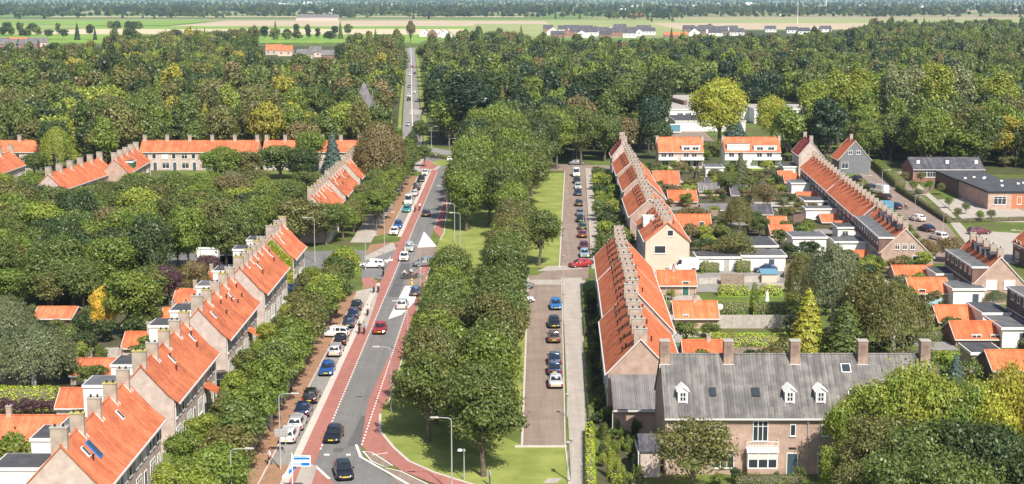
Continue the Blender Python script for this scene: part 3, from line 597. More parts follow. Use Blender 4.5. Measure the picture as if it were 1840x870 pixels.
GL = 'tiled sheds behind the left terraces'
C_ = cottage
C_('garden_shed', 'long orange roofed outbuilding behind the nearest left terrace, at the left edge', -60, 130, 812, 790, 746, 6.5, 'pale', 'orange', group=GL, chim=((.32, 1.0),))
C_('garden_shed', 'orange roofed outbuilding cut off by the bottom left corner', -60, 45, 905, 868, 838, 5, 'pale', 'bright', group=GL)
C_('garden_shed', 'red tiled shed with white wall beside the bright hedge', 102, 152, 752, 730, 697, 4.5, 'white', 'orange', group=GL, chim=((.95, .9),))
C_('garden_shed', 'orange shed wing behind the second left terrace with a round green bush in front', 127, 262, 692, 672, 644, 5, 'pale', 'orange', group=GL, chim=((.6, 1.2),))
C_('garden_shed', 'orange roofed outbuilding with one chimney beside the white garden wall', 220, 303, 640, 623, 596, 5, 'pale', 'bright', group=GL, chim=((.5, 1.3),))
C_('garden_shed', 'orange outbuilding with two small flues behind the third left terrace', 288, 345, 590, 580, 553, 5.5, 'pale', 'bright', group=GL, chim=((.3, .9), (.7, .9)))
C_('garden_shed', 'orange outbuilding with single chimney next to the purple leaved trees', 311, 378, 560, 544, 519, 6, 'pale', 'orange', group=GL, chim=((.5, 1.3),))
C_('garden_shed', 'small red outbuilding behind the fourth left terrace', 372, 408, 520, 508, 487, 5, 'pale', 'orange', group=GL, chim=((.1, 1.1),))
C_('garden_shed', 'small orange roof among the garden trees near the left edge', 60, 130, 592, 570, 551, 6, 'red', 'orange', group=GL)
C_('garden_shed', 'orange shed with two narrow gaps left of the second left terrace top', 545-20, 545, 400, 392, 378, 4, 'wood', 'orange', group=GL)
# sheds behind the right terraces
C_('garden_shed', 'orange shed directly behind the ridge of the grey roofed building', 1230, 1316, 668, 650, 611, 6, 'pink', 'bright', group=GS, chim=((.55, .8),))
C_('garden_shed', 'orange shed with pale wall and small window beside the satellite dish', 1212, 1291, 590, 570, 541, 5.5, 'pink', 'bright', group=GS, win=((.25, 1.7, .7, .5, 'two'),), chim=((.5, .8),))
C_('garden_shed', 'orange shed with pink wall behind the white delivery van', 1182, 1251, 530, 511, 486, 5.5, 'pink', 'bright', group=GS, dr=((.72, 'green'),), chim=((.45, .8),))
C_('garden_shed', 'orange shed right of the cream gable house with a grey door', 1215, 1278, 418, 407, 385, 6, 'pale', 'bright', group=GS, dr=((.72, 'door'),))
C_('garden_shed', 'orange shed alone above the dark red bush', 1202, 1253, 369, 361, 342, 7, 'pink', 'bright', group=GS, chim=((.7, .5),))
C_('garden_shed', 'orange red shed below the left semi detached pair', 1176, 1222, 338, 331, 307, 9, 'pink', 'orange', group=GS)
C_('garden_shed', 'small cream summerhouse with a dark gable front among the gardens', 1256, 1292, 352, 343, 328, 4, 'cream', 'corr', group=GS, win=((.3, 1.6, .7, .9, 'grid'),))
C_('garden_shed', 'brown roofed hut near the summerhouse', 1268, 1294, 332, 328, 320, 3, 'wood', 'slate', group=GS)
C_('garden_shed', 'blue grey roofed shed between the middle garden trees', 1314, 1345, 354, 350, 333, 6, 'wood', 'slate', group=GS)
C_('garden_shed', 'slate roofed workshop with grey gable in the middle gardens', 1348, 1388, 392, 384, 367, 6, 'pale', 'slate', group=GS)
C_('garden_shed', 'low pale asbestos roofed shed in the middle gardens', 1262, 1312, 384, 376, 366, 6, 'pale', 'corr', group=GS)
C_('garden_shed', 'small orange roofed shed left of the long terrace near its far end', 1410, 1436, 334, 327, 312, 5, 'pale', 'bright', group=GS)
C_('garden_shed', 'double orange shed roofs against the shaded back wall of the long terrace', 1400, 1427, 327, 320, 307, 5, 'wood', 'orange', group=GS)
C_('garden_shed', 'red shed with white gate below the long terrace', 1434, 1470, 362, 357, 345, 5, 'pale', 'orange', group=GS)
C_('garden_shed', 'small orange shed at the left side of the low grey gable hut', 1383, 1415, 413, 405, 389, 5, 'pale', 'bright', group=GS)
C_('garden_shed', 'red edged gable hut with grey wall below the long terrace', 1385, 1425, 432, 420, 404, 5, 'pale', 'orange', group=GS)
C_('garden_shed', 'orange shed pair with square roofs, upper one, beside the flat white roofs', 1477, 1508, 404, 398, 385, 6, 'pink', 'orange', group=GS)
C_('garden_shed', 'orange shed pair with square roofs, lower one, beside the flat white roofs', 1505, 1543, 418, 410, 397, 5, 'pink', 'bright', group=GS)
C_('garden_shed', 'narrow orange roof above the white garage with a flat roof', 1510, 1546, 446, 441, 433, 3, 'white', 'bright', group=GS)
C_('garden_shed', 'small orange shed beside the round clipped trees', 1526, 1562, 475, 466, 450, 4.5, 'pink', 'bright', group=GS)
C_('garden_shed', 'orange shed behind another orange shed, right of the round clipped bushes', 1610, 1682, 510, 499, 477, 6, 'pink', 'bright', group=GS)
C_('garden_shed', 'orange shed with pink wall and a dark doorway', 1636, 1707, 545, 525, 499, 6, 'pink', 'bright', group=GS, dr=((.28, 'plast'),))
C_('garden_shed', 'orange shed with dark side wall beside the pale blue garden wall', 1686, 1765, 588, 576, 548, 6, 'red', 'bright', group=GS)
C_('garden_shed', 'orange shed in front of another, with a row of low windows', 1716, 1800, 622, 607, 577, 6, 'red', 'bright', group=GS, win=((.45, 1.3, 1.2, .5, 'two'), (.85, 1.3, 1.2, .5, 'two')))
C_('garden_shed', 'orange shed half behind the yellow tree at the right edge', 1782, 1870, 690, 663, 629, 6, 'brown', 'bright', group=GS)
C_('garden_shed', 'red low roof beside the white van', 1178, 1216, 484, 478, 470, 4, 'pink', 'orange', group=GS)
# semi detached pairs
def pair(u0, u1, lab, wl, mirrored):
    t = C_('semi_detached_house', lab, u0, u1, 303, 283, 248, 8.5, wl, 'orange', 'house', zz=(4.6, 8.1), verge=False)
    Lh = P(u1, 303)[0] - P(u0, 303)[0]
    flat_box(t, 'roof_dormer', Lh*.52, Lh*.93, .2, 3.2, 4.6, 6.2, 'white', 'flat'); window(t, Lh*.63, .2, 5.4, 1.6, .8, 'two'); window(t, Lh*.83, .2, 5.4, 1.6, .8, 'two')
    if mirrored: flat_box(t, 'roof_dormer', Lh*.04, Lh*.44, .2, 3.2, 4.6, 6.6, 'white', 'flat')
    b_ = MB(); b_.box(-.1, Lh*.42, -1.5, 0, 2.4, 2.6); b_.box(Lh*.5, Lh+.1, -1.5, 0, 2.4, 2.6); b_.box(-.1, Lh*.42, -1.5, -1.42, 2.6, 3.3); b_.box(Lh*.5, Lh+.1, -1.5, -1.42, 2.6, 3.3); b_.build('balcony', 'white', t)
    for fx in (.12, .28, .62, .8): window(t, Lh*fx, 0, 3.6, 1.3, 1.5, 'two')
    for fx in (.15, .65, .85): window(t, Lh*fx, 0, 1.3, 1.6, 1.6, 'two')
    chimney(t, -.1, 4, 6.8, .8, .7, 1.6, 'pale', False, 1, 'conc'); chimney(t, Lh+.1, 4, 6.8, .8, .7, 1.6, 'pale', False, 1, 'conc')
pair(1183, 1263, 'semi detached pair with orange roof and dark strip below its right dormer', 'pale', False)
pair(1302, 1402, 'semi detached pair with two white dormers and orange roof, a pointed blue conifer in front', 'white', True)
# long row terraces behind the park on the left
def hrow(u0, u1, lab, chs, vb=306, vr=257, nm=6, Y=None, wl='pale', rf='orange'):
    t = C_('terraced_house', lab, u0, u1, vb, 275, vr, 7.5, wl, rf, 'house', 'cross terraces behind the park trees', zz=(5.0, 7.6), verge=False)
    Lh = P(u1, vb)[0] - P(u0, vb)[0]
    for i in range(chs): chimney(t, Lh*(.02 + .96*i/max(1, chs-1)), 3.75, 7.5, .7, .9, 1.5, 'chim', False, 1, 'conc')
    for i in range(nm):
        x = Lh*(i + .5)/nm; window(t, x - 1.2, 0, 3.7, 1.5, 1.2, 'blind' if i % 2 else 'two'); window(t, x + 1.2, 0, 3.7, .9, 1.2, 'one'); window(t, x - 1, 0, 1.3, 1.8, 1.5, 'two'); door(t, x + 1.4, 0)
hrow(252, 464, 'long pink and white cross terrace with six chimneys behind the park trees', 6)
hrow(473, 648, 'cross terrace behind the blue spruce, mostly hidden by trees', 6, nm=5)
hrow(-60, 76, 'cross terrace at the left edge behind the yellow green trees', 4, nm=4)
def diag(ua, va, ub, vb_, z, lab, n, wl='pale', hw=3.2, rf='orange'):
    A = Vector(P(ua, va, z)); B_ = Vector(P(ub, vb_, z)); d = B_ - A
    t, r_, zf = gable('terraced_house', lab, d.length, [(-hw-.3, z-3.3), (0, z), (hw+.3, z-3.3)], -hw, hw, (A.x, A.y, 0), math.atan2(d.y, d.x), wall=wl, roof=rf, group='stepped terraces left of the park', verge=False)
    for i in range(n): chimney(t, .4 + (d.length-.8)*i/(n-1), 0, z - .1, 1.3, .6, 1.5, 'chim', True, 2, 'conc')
    for i in range(n - 1):
        x = (i + .5) * d.length/(n-1); window(t, x - .8, -hw, 3.8, 1.2, 1.2, 'two'); window(t, x + .9, -hw, 3.8, .8, 1.2, 'one'); window(t, x, -hw, 1.4, 1.8, 1.5, 'two')
    return t
diag(86, 313, 180, 284, 8.5, 'stepped terrace with a row of close chimneys just left of the park trees', 6)
t = diag(205, 286, 245, 266, 8.8, 'pink gabled terrace with a green dormer, left of the long cross terrace', 5, 'pink')
flat_box(t, 'roof_dormer', 6, 10, -3.0, -.6, 5.5, 7.6, 'green', 'flat')
diag(-70, 300, 20, 272, 8.5, 'stepped terrace with orange roof cut off by the left edge', 5)
# long diagonal terrace on the right
def dterr(x0, y0, L_, lab, zr_, ze, hw, sh, nch, flatdormer=False, wl='brown', roof='bright', gab='red', grp='terraces along the brick street on the right'):
    t, rf, zf = gable('terraced_house', lab, L_, [(-hw-1.0, zr_-(hw+1.0)*(zr_-ze)/hw), (0, zr_), (hw+.2, ze-.2)], -hw-.7, hw, (x0, y0, 0), R(90)-sh, wall=wl, roof=roof, group=grp)
    for i in range(nch): chimney(t, .8+(L_-1.6)*i/max(1,nch-1), -.1, zr_-.1, .9, .6, 1.2, 'chim', False, 1, 'conc')
    n = max(2, int(L_/5))
    for u in range(n):
        x = L_*(u+.5)/n; window(t, x-.9, hw, 3.4, 1.4, 1.1, 'two', R(180)); window(t, x+1.1, hw, 3.4, .8, 1.1, 'one', R(180)); window(t, x, hw, 1.2, 1.9, 1.5, 'two', R(180))
    if flatdormer:
        flat_box(t, 'roof_dormer', .4, L_-.4, .9, hw+.35, 2.4, zr_-1.6, 'brown', 'flat')
        for u in range(int(L_/2.6)): window(t, 1.6+u*2.6, hw+.35, zr_-2.5, 1.0, .9, 'one', R(180))
        for u in range(nch - 1):
            m2 = MB(); x = 1+ (L_-2)*(u+.4)/nch; m2.box(x, x+1.6, -.9, 1.0, zr_-.9, zr_+.15); q = m2.build('box_dormer', 'slate', t)
    return t
SH = math.atan(.0595)
t = dterr(67.0, 257.5, 26.5, 'near block of the diagonal terrace, brick gable with three white windows', 6.9, 2.9, 4.0, SH, 6, True, 'pink')
for y in (-1.3, 0, 1.3): window(t, 0, y, 3.7, .65, .85, 'two', R(-90))
window(t, 0, 1.2, 1.2, 1.5, .9, 'two', R(-90)); door(t, 0, -1.9, R(-90))
dterr(68.8, 286.8, 42, 'middle block of the long diagonal terrace, blue dormer at its near end', 6.9, 4.3, 3.0, SH, 10)
m_ = MB(); m_.box(69.2, 71.8, 285.2, 288.2, 5.2, 7.6); tag(m_.build('dormer_box', 'teal'), 'blue grey box dormer at the step in the long diagonal terrace', 'dormer')
dterr(71.5, 330, 46, 'far block of the long diagonal terrace, ending below the red roofed house', 6.9, 4.3, 3.0, SH, 10)
dterr(76.8, 392, 13, 'house with dark red roof and pale gable at the far end of the diagonal terrace', 9.2, 5.5, 3.0, .05, 2, False, 'pale', 'redroof')
t = dterr(73.4, 226.5, 17, 'short terrace with red tiled dormers and big chimneys, right of the orange sheds', 7.3, 3.4, 3.7, .03, 5, True, 'pink')
window(t, 0, 1.2, 3.0, 1.5, 1.3, 'blind', R(-90)); window(t, 0, -1.5, 3.0, 1.5, 1.3, 'blind', R(-90))
dterr(73.2, 190, 20, 'orange roofed terrace with flat grey dormer at the right edge', 7.6, 3.4, 3.8, .0, 4, True, 'red')
t = dterr(91.5, 255, 10, 'dark brick house with orange roof at the right edge beyond the parking place', 7.2, 3.6, 3.6, .0, 1, False, 'brown')
window(t, 0, 1, 2, .8, 1.1, 'one', R(-90))
t, rf, zf = gable('detached_house', 'grey gabled house with white windows and orange roof beside a high hedge', 9, [(-4.4, 3.6), (0, 8.6), (4.4, 3.6)], -4, 4, (89.5, 398, 0), R(90), wall=mat('grey_render', (.17,.18,.19), .8, nz=.1), roof='bright')
window(t, 0, 1.2, 5.6, 1.0, .9, 'two', R(-90)); window(t, 0, -.9, 5.6, 1.0, .9, 'two', R(-90)); window(t, 0, 2.5, 2.2, 1.6, 1.6, 'two', R(-90)); chimney(t, 5, 0, 8.4, .8, .7, 1.4, 'chim', False, 1, 'conc')
# low school halls on the right
t = C_('school_hall', 'low brick hall with brown pitched roof and long white window bands at the wood edge', 1640, 1768, 327, 308, 280, 11, 'red', 'slate', 'hall', zz=(3.3, 5.6), verge=False)
for fx in (.13, .25, .55, .68, .9): window(t, 18.2*fx, 0, 2.0, 2.0, 1.5, 'three')
for fx in (.1, .5, .9): m_ = MB(); m_.box(18.2*fx-.4, 18.2*fx+.4, 2.4, 3.0, 4.3, 5.1); m_.build('roof_vent', 'woodw', t)
def flat_building(name, lab, x0, x1, y0, y1, h_, wall, top='flatd', fascia='plast', wins=(), cat='building', vents=0):
    t = thing(name, lab, cat, (x0, y0, 0)); Lw, D = x1-x0, y1-y0
    w_ = MB(); w_.box(0, Lw, 0, D, 0, h_-.35); w_.build('wall', wall, t)
    f = MB(); f.box(-.25, Lw+.25, -.25, D+.25, h_-.35, h_); f.box(-.1, Lw+.1, -.1, D+.1, h_-.01, h_+.03, 1); f.build('flat_roof', [fascia, top], t)
    for x, z, ww, hh, k_ in wins: window(t, x, 0, z, ww, hh, k_)
    for i in range(vents): v = MB(); a, b2 = rnd.uniform(1, Lw-2), rnd.uniform(1, D-1.5); v.box(a, a+.6, b2, b2+.6, h_, h_+.35); v.build('roof_vent', 'woodw', t)
    return t
t = flat_building('school_building', 'flat dark roofed school with pink brick, orange panels and square windows at the right edge', 103.5, 122, 330, 352, 4.0, 'pink', vents=7, wins=((2.6,2.0,2.6,1.7,'three'),(6.8,2.0,.9,1.6,'one')))
m_ = MB(); m_.box(5.2, 8.2, -.04, 0, .3, 3.4); m_.box(8.8, 10.5, -.04, 0, .3, 3.4, 1); m_.build('coloured_panel', [mat('orange_panel', (.45,.17,.09), .7), mat('yellow_panel', (.75,.4,.08), .5)], t)
flat_building('school_wing', 'low shaded wing with dark roof left of the school with orange panels', 103.5, 114, 352.5, 372, 3.8, 'brown', vents=4)
# white hall behind the yellow tree
W_ = flat_building('white_hall', 'white flat roofed hall left of the big yellow green tree', 57, 91, 569, 650, 4.4, 'white', 'conc', 'white', wins=((5.5, 2.4, 2.0, 1.0, 'three'), (8.5, 2.4, 2.0, 1.0, 'three')))
m_ = MB(); m_.hull([(9,20,4.4),(10.2,20,4.4),(4.2,60,4.4),(3,60,4.4)], [(9,20,6.0),(10.2,20,6.0),(4.2,60,6.0),(3,60,6.0)]); m_.build('roof_wall', 'brown', W_); m_ = MB(); m_.box(11,12.6,8,11,4.4,7.2); m_.build('chimney', 'cream', W_)
flat_building('hall_wing', 'dark roofed low wing in front of the white hall', 56, 80, 524, 549, 3.7, 'white', 'flatd', 'white')
flat_building('white_hall', 'white hall part between the two yellow trees, with a pointed white sail', 88, 118, 556, 580, 5.4, 'white', 'conc', 'white')
m_ = MB(); m_.hull([(108,557,5.4),(114,557,5.4),(114,557,10.0)], [(108,557.5,5.4),(114,557.5,5.4),(114,557.5,10.0)]); m_.hull([(114,552,3),(118,552,3),(118.6,552,8)], [(114,552.4,3),(118,552.4,3),(118.6,552.4,8)]); tag(m_.build('roof_sail', 'white'), 'pointed white sail on the hall beside the smaller yellow tree', 'sail')
flat_building('long_hall', 'long pale flat hall glimpsed above the avenue trees', 2, 20, 575, 590, 7.0, 'cream', 'flat', 'white')
m_ = MB(); xa, ya = P(1196, 241); xb, _ = P(1224, 241); m_.box(xa, xb, ya, ya+.3, .5, 3.4); m_.box(xa+.3, xb-.3, ya-.03, ya, .8, 3.1, 1); tag(m_.build('mural_panel', ['white', 'teal']), 'pale blue mural panel with white frame on the yard behind the left semi detached pair', 'panel')
sheet('hall_yard', [[(48,470),(64,470),(66,530),(54,530)]], .03, 'klinker')
# garages with white flat roofs
for i, (u0, u1, vb, h_, dp, lab, wl) in enumerate([
    (1253, 1330, 487, 2.5, 5, 'white garage block with grey flat roof behind the garden table', 'white'), (1333, 1411, 487, 2.7, 6, 'white flat roofed garage with a tall grey door right of the purple shrub', 'white'),
    (1340, 1396, 466, 2.5, 10, 'low garage behind the white one, stepped dark flat roof', 'pale'), (1424, 1484, 460, 3.5, 6, 'white rendered flat building behind the silver birch', 'white'),
    (1446, 1500, 380, 2.4, 6, 'narrow white edged flat shed behind the long diagonal terrace', 'white'), (1448, 1545, 395, 2.4, 4, 'long flat roofed outbuilding with white edge below the red double shed', 'white'),
    (1408, 1440, 316, 2.5, 8, 'flat white roofed outbuilding at the far end of the long terrace', 'white'), (1422, 1476, 348, 2.6, 6, 'flat pale roofed outbuilding with open front beside the long terrace', 'white'),
    (1505, 1565, 432, 2.6, 5, 'flat white edged outbuilding next to the near block of the long terrace', 'white'), (1500, 1590, 458, 2.5, 5, 'flat white edged carport behind the small orange shed', 'white'),
    (1682, 1735, 520, 2.6, 6, 'grey flat roofed garage behind the two stacked orange sheds', 'white'), (1712, 1768, 552, 2.9, 6, 'grey flat roofed carport with white frame beside the shed with dark doorway', 'white'),
    (1765, 1812, 597, 2.8, 7, 'grey flat roofed extension with white edge right of the orange sheds', 'white'), (1800, 1850, 625, 2.8, 7, 'grey flat roof with roof window at the right edge', 'white'), (1745, 1800, 668, 2.5, 5, 'pale flat roofed shed above the half hidden orange shed', 'pale'),
    (1268, 1300, 318, 2.6, 7, 'small open carport between the two semi detached pairs', 'white')]):
    xa, ya = P(u0, vb); xb, _ = P(u1, vb)
    t = flat_building('garage', lab, xa, xb, ya, ya + dp, h_, wl, 'flat' if i % 2 else 'flatd', 'white', cat='garage', wins=((1.4, 1.4, 1.0, .8, 'two'),) if i in (0, 3, 8, 12) else ())
    g = MB(); g.box((xb-xa)*.62, (xb-xa)*.62+.9, -.04, 0, 0, 2.0); g.build('garage_door', 'door' if i % 3 else 'conc', t)
# far houses
rr = random.Random(3)
def far_house(u, v, w_, h_, wl, rf, lab, grp, dp=9):
    x, y = P(u, v); t, r_, z_ = gable('detached_house', lab, w_, [(-.3, h_*.5), (dp/2, h_), (dp+.3, h_*.5)], 0, dp, (x - w_/2, y, 0), 0, wall=wl, roof=rf, group=grp, verge=False, gutter=False)
    for i in range(max(1, int(w_/4))): window(t, w_*(i+.5)/max(1, int(w_/4)), 0, h_*.3, 1.6, 1.3, 'two')
def far_gable(u, v, w_, h_, wl, rf, lab, grp, L_=12):
    x, y = P(u, v); t, r_, z_ = gable('detached_house', lab, L_, [(-w_/2, h_*.45), (0, h_), (w_/2, h_*.45)], -w_/2+.3, w_/2-.3, (x, y, 0), R(90), wall=wl, roof=rf, group=grp, verge=False, gutter=False)
    window(t, 0, 0, h_*.45, 2.0, 1.4, 'two', R(-90))
for i in range(22):
    u = 985 + i*8.6; v = 57.5 + (i*7 % 5)*2.6
    (far_gable if i % 3 == 1 else far_house)(u, v, rr.uniform(11, 19), rr.uniform(7.5, 10), 'white' if i % 2 else 'red', 'slate', 'dark roofed new house in the far village above the middle of the wood', 'dark roofed houses of the far village')
for i in range(11):
    u = 1238 + i*9.6; (far_gable if i % 3 == 1 else far_house)(u, 57 + (i*3 % 4)*2.6, rr.uniform(11, 18), rr.uniform(7, 10), 'white' if i % 2 else 'brown', 'slate', 'dark roofed house of the far hamlet at the wood edge on the right', 'dark roofed houses of the far hamlet')
for i in range(4): far_house(1385+i*30+(i%2)*9, 58+(i%3)*2, 14, 8, 'white', 'slate', 'white fronted far house between the trees at the upper right', 'far white fronted houses')
for i in range(4): far_gable(763 + i*13, 66 + (i%2)*2, 12, 9, 'white' if i != 1 else 'red', 'slate', 'dark roofed farmhouse right of the tall brown poplar at the end of the far road', 'farmhouses beside the far road end')
far_house(1215, 68, 26, 6, 'red', 'orange', 'long red roofed barn right of the far village', None)
for i in range(5): far_house([492,512,547,566,590][i], [99,101,106,103,108][i], [13,11,12,9,10][i], [8,8,7,8,7][i], ['pale','cream','pale','cream','red'][i], 'orange' if i < 2 else 'corr', 'pale walled house with %s roof in the clearing left of the far road' % ('orange' if i < 2 else 'grey'), 'houses in the far left clearing')
far_house(613, 116, 9, 6, 'cream', 'bright', 'small red roofed house in the wood left of the far road', None)
for i in range(6): far_house(-20+i*17, 88 - (i%2)*3, 18, 8.5, 'cream' if i%2 else 'red', 'corr' if i % 3 else 'orange', 'pale house at the wood edge on the far left', 'houses at the far left wood edge')
for i in range(4): far_house(255+i*25, 92+(i%2)*4, 12, 10, 'white', 'corr', 'white house showing between the trees of the upper left wood', 'houses within the upper left wood')
t = thing('church', 'small building with steep grey pyramid roof rising from the wood left of the far road', 'church', (*P(655, 248), 0))
m_ = MB(); m_.box(-4, 4, -3, 5, 0, 8); m_.build('wall', 'pale', t)
m_ = MB(); m_.hull([(-4.6,-3.6,8),(4.6,-3.6,8),(4.6,5.6,8),(-4.6,5.6,8)], [(-.2,.8,18),(.2,.8,18),(.2,1.2,18),(-.2,1.2,18)]); m_.build('roof', 'corr', t)
# barns and halls on the plain
for i, (u0, u1, v, h_, wl, rf) in enumerate([(532,608,38,12,'pale','corr'),(590,606,24,11,'white','white'),(460,480,18,10,'white','white'),(495,512,10,10,'white','white'),(545,560,7,12,'white','white'),(660,720,9,10,'white','corr'),(35,50,11,12,'white','white'),(56,90,9,8,'white','white'),
        (370,440,12,8,'white','corr'),(940,975,13,8,'white','corr'),(1000,1010,15,12,'white','white'),(1108,1150,12,9,'white','corr'),(1128,1155,33,10,'red','orange'),(1150,1168,20,9,'pale','orange'),(1115,1130,22,10,'white','white'),(1245,1262,13,9,'white','white'),
        (1285,1300,9,9,'white','white'),(1393,1412,28,10,'white','corr'),(1443,1452,22,10,'cream','orange'),(1535,1590,10,10,'white','corr'),(1655,1668,14,12,'white','corr'),(1680,1708,22,9,'pink','corr'),(1815,1850,22,14,'cream','corr'),(1340,1352,9,12,'white','white')]):
    x0, y0 = P(u0, v); x1, _ = P(u1, v)
    gable('farm_barn', 'pale farm or greenhouse building far out on the plain' if i else 'long dark green roofed barn at the near edge of the plain', x1-x0, [(-.4, h_*.55), (8, h_), (16.4, h_*.55)], 0, 16, (x0, y0, 0), 0, wall=wl, roof=rf, cat='barn', group='buildings far out on the plain' if i else None, verge=False, gutter=False)
m_ = MB(); x, y = P(1484, 20); m_.tube([(x,y,0),(x,y,60)], [1.6, .8], 0, 8); tag(m_.build('water_tower', 'white'), 'thin white tower standing out on the hazy plain at the upper right', 'tower')
m_ = MB(); x, y = P(1433, 44); m_.tube([(x,y,0),(x,y,34)], [.45, .3], 0, 8); 
m_.tube([(x,y,34),(x,y,36)], [.7,.1], 0, 8)
tag(m_.build('mast', 'white'), 'slim white mast on the plain just beyond the wood', 'mast')
# ================================================================ vegetation
NR = np.random.default_rng(11)
TINT = dict(dark=(.046,.068,.022), mid=(.093,.120,.029), olive=(.120,.121,.036), lime=(.185,.215,.034), yel=(.25,.225,.035), gold=(.50,.36,.05), blue=(.085,.125,.105), grey=(.115,.130,.062),
            purple=(.085,.045,.05), brown=(.150,.122,.05), fresh=(.124,.162,.028), deep=(.032,.055,.026), pale=(.17,.19,.085), hedge=(.14,.19,.028), bhedge=(.29,.36,.03), ylime=(.255,.265,.034))
TINT = {k: tuple(c*1.6 for c in v) for k, v in TINT.items()}
CW = dict(dark='dark green', mid='mid green', olive='olive green', lime='light green', yel='yellow green', gold='golden', blue='blue grey', grey='grey green', purple='purple leaved', brown='brownish', fresh='fresh green', deep='very dark', pale='pale green', ylime='yellow green')
def leaf_quads(pts, nrm, size, asp=.7):
    n = len(pts); r = NR.normal(size=(n, 3)); nrm = nrm / (np.linalg.norm(nrm, axis=1, keepdims=True) + 1e-9)
    a = np.cross(nrm, r); a /= (np.linalg.norm(a, axis=1, keepdims=True) + 1e-9); b_ = np.cross(nrm, a)
    s = (size * NR.uniform(.6, 1.35, n))[:, None] / 2
    q = np.stack([pts - a*s - b_*s*asp*.4, pts + b_*s*asp, pts + a*s + b_*s*asp*.3, pts - b_*s*asp*.9], 1)
    return q.reshape(-1, 3)
def quad_mesh(name, V, mat_, extra=None):
    """V: 4n x 3 quads, extra: MB of further geometry with material indices"""
    n = len(V) // 4; me = bpy.data.meshes.new(name); ev = np.array(extra.v) if extra and extra.v else np.zeros((0, 3)); ef = extra.f if extra else []
    me.vertices.add(len(V) + len(ev)); me.vertices.foreach_set('co', np.concatenate([V, ev]).astype('f').ravel())
    tot = [4]*n + [len(f) for f in ef]; idx = list(range(4*n)) + [i + 4*n for f in ef for i in f]
    me.loops.add(len(idx)); me.loops.foreach_set('vertex_index', idx); me.polygons.add(len(tot))
    st = np.concatenate([[0], np.cumsum(tot)[:-1]]).astype('i'); me.polygons.foreach_set('loop_start', st); me.polygons.foreach_set('loop_total', tot)
    for m_ in mat_: me.materials.append(M[m_])
    if ef: me.polygons.foreach_set('material_index', [0]*n + [1]*len(ef))
    me.update(calc_edges=True); me.validate(); return me
def rdir(n, up=-1):
    d = NR.normal(size=(n, 3)); d /= np.linalg.norm(d, axis=1, keepdims=True)
    if up > -1: d[:, 2] = np.where(d[:, 2] < up, -d[:, 2]*.6, d[:, 2]); d /= np.linalg.norm(d, axis=1, keepdims=True)
    return d
def crown_round(W, H, z0, lobes, nleaf, size, lr=(.26, .42), gap=.0, flat=1.0):
    """broad-leaved crown: lobes spread over an uneven ellipsoid, leaves over and through each lobe"""
    c = np.array([0, 0, z0 + H/2]); R_ = np.array([W/2, W/2, H/2])
    d = rdir(lobes, -.55); rr_ = NR.uniform(.45, .74, (lobes, 1)); C = d * rr_ * R_
    rad = NR.uniform(lr[0], lr[1], lobes) * W/2
    per = rad**2 / (rad**2).sum(); P_, N_ = [], []
    for i in range(lobes):
        k = int(nleaf * per[i]); e = rdir(k, -.45); u = np.where(NR.uniform(size=(k, 1)) < .10, NR.uniform(1.0, 1.32, (k, 1)), NR.uniform(.62, 1.06, (k, 1)))
        wob = 1 + .18*np.sin(e[:, :1]*7 + i) * np.cos(e[:, 1:2]*6 + 2*i)
        p = C[i] + e * u * rad[i] * wob * np.array([1, 1, .85*flat]); P_.append(p); N_.append(e + NR.normal(size=(k, 3))*.45)
    k = int(nleaf*.16); e = rdir(k); p = e * NR.uniform(.1, .75, (k, 1)) * R_; P_.append(p); N_.append(e + NR.normal(size=(k, 3)))
    p = np.concatenate(P_) ; n_ = np.concatenate(N_)
    if gap: keep = NR.uniform(size=len(p)) > gap*(.5+.5*np.sin(p[:, 0]*1.7+1)*np.sin(p[:, 1]*1.9)*np.sin(p[:, 2]*1.8+2)); p, n_ = p[keep], n_[keep]
    return leaf_quads(p + c, n_, size)
def crown_cone(W, H, z0, nleaf, size, power=1.0, drape=.5):
    t_ = NR.uniform(0, 1, nleaf) ** .6; t_ = 1 - t_; lay = np.floor(t_*14)/14; f = (t_ - lay)*14
    r = W/2 * (1 - t_)**power * (1 - .28*f); th = NR.uniform(0, 2*np.pi, nleaf); r = r * (1 + .16*np.sin(th*5 + lay*40)) * NR.uniform(.72, 1.05, nleaf)
    p = np.stack([r*np.cos(th), r*np.sin(th), z0 + H*t_ - .12*r], 1); n_ = np.stack([np.cos(th), np.sin(th), np.full(nleaf, drape)], 1) + NR.normal(size=(nleaf, 3))*.4
    return leaf_quads(p, n_, size)
def crown_strand(W, H, z0, strands, nleaf, size):
    """birch / willow: hanging strands under an arched top"""
    P_, N_ = [], []; k = nleaf // strands
    for i in range(strands):
        th = NR.uniform(0, 2*np.pi); r0 = W/2*np.sqrt(NR.uniform(0, 1)); top = z0 + H*(.97 - .42*(r0/(W/2))**2*NR.uniform(.6, 1.2)) ; ln = NR.uniform(.22, .5)*H
        s = NR.uniform(0, 1, k); rr_ = r0*(1 + .10*s)
        p = np.stack([rr_*math.cos(th) + NR.normal(size=k)*.16*(1+s), rr_*math.sin(th) + NR.normal(size=k)*.16*(1+s), top - s*ln + .3*np.sin(s*9+i)*.3], 1)
        P_.append(p); N_.append(np.stack([np.full(k, math.cos(th)), np.full(k, math.sin(th)), np.full(k, .35)], 1) + NR.normal(size=(k, 3))*.5)
    return leaf_quads(np.concatenate(P_), np.concatenate(N_), size, .5)
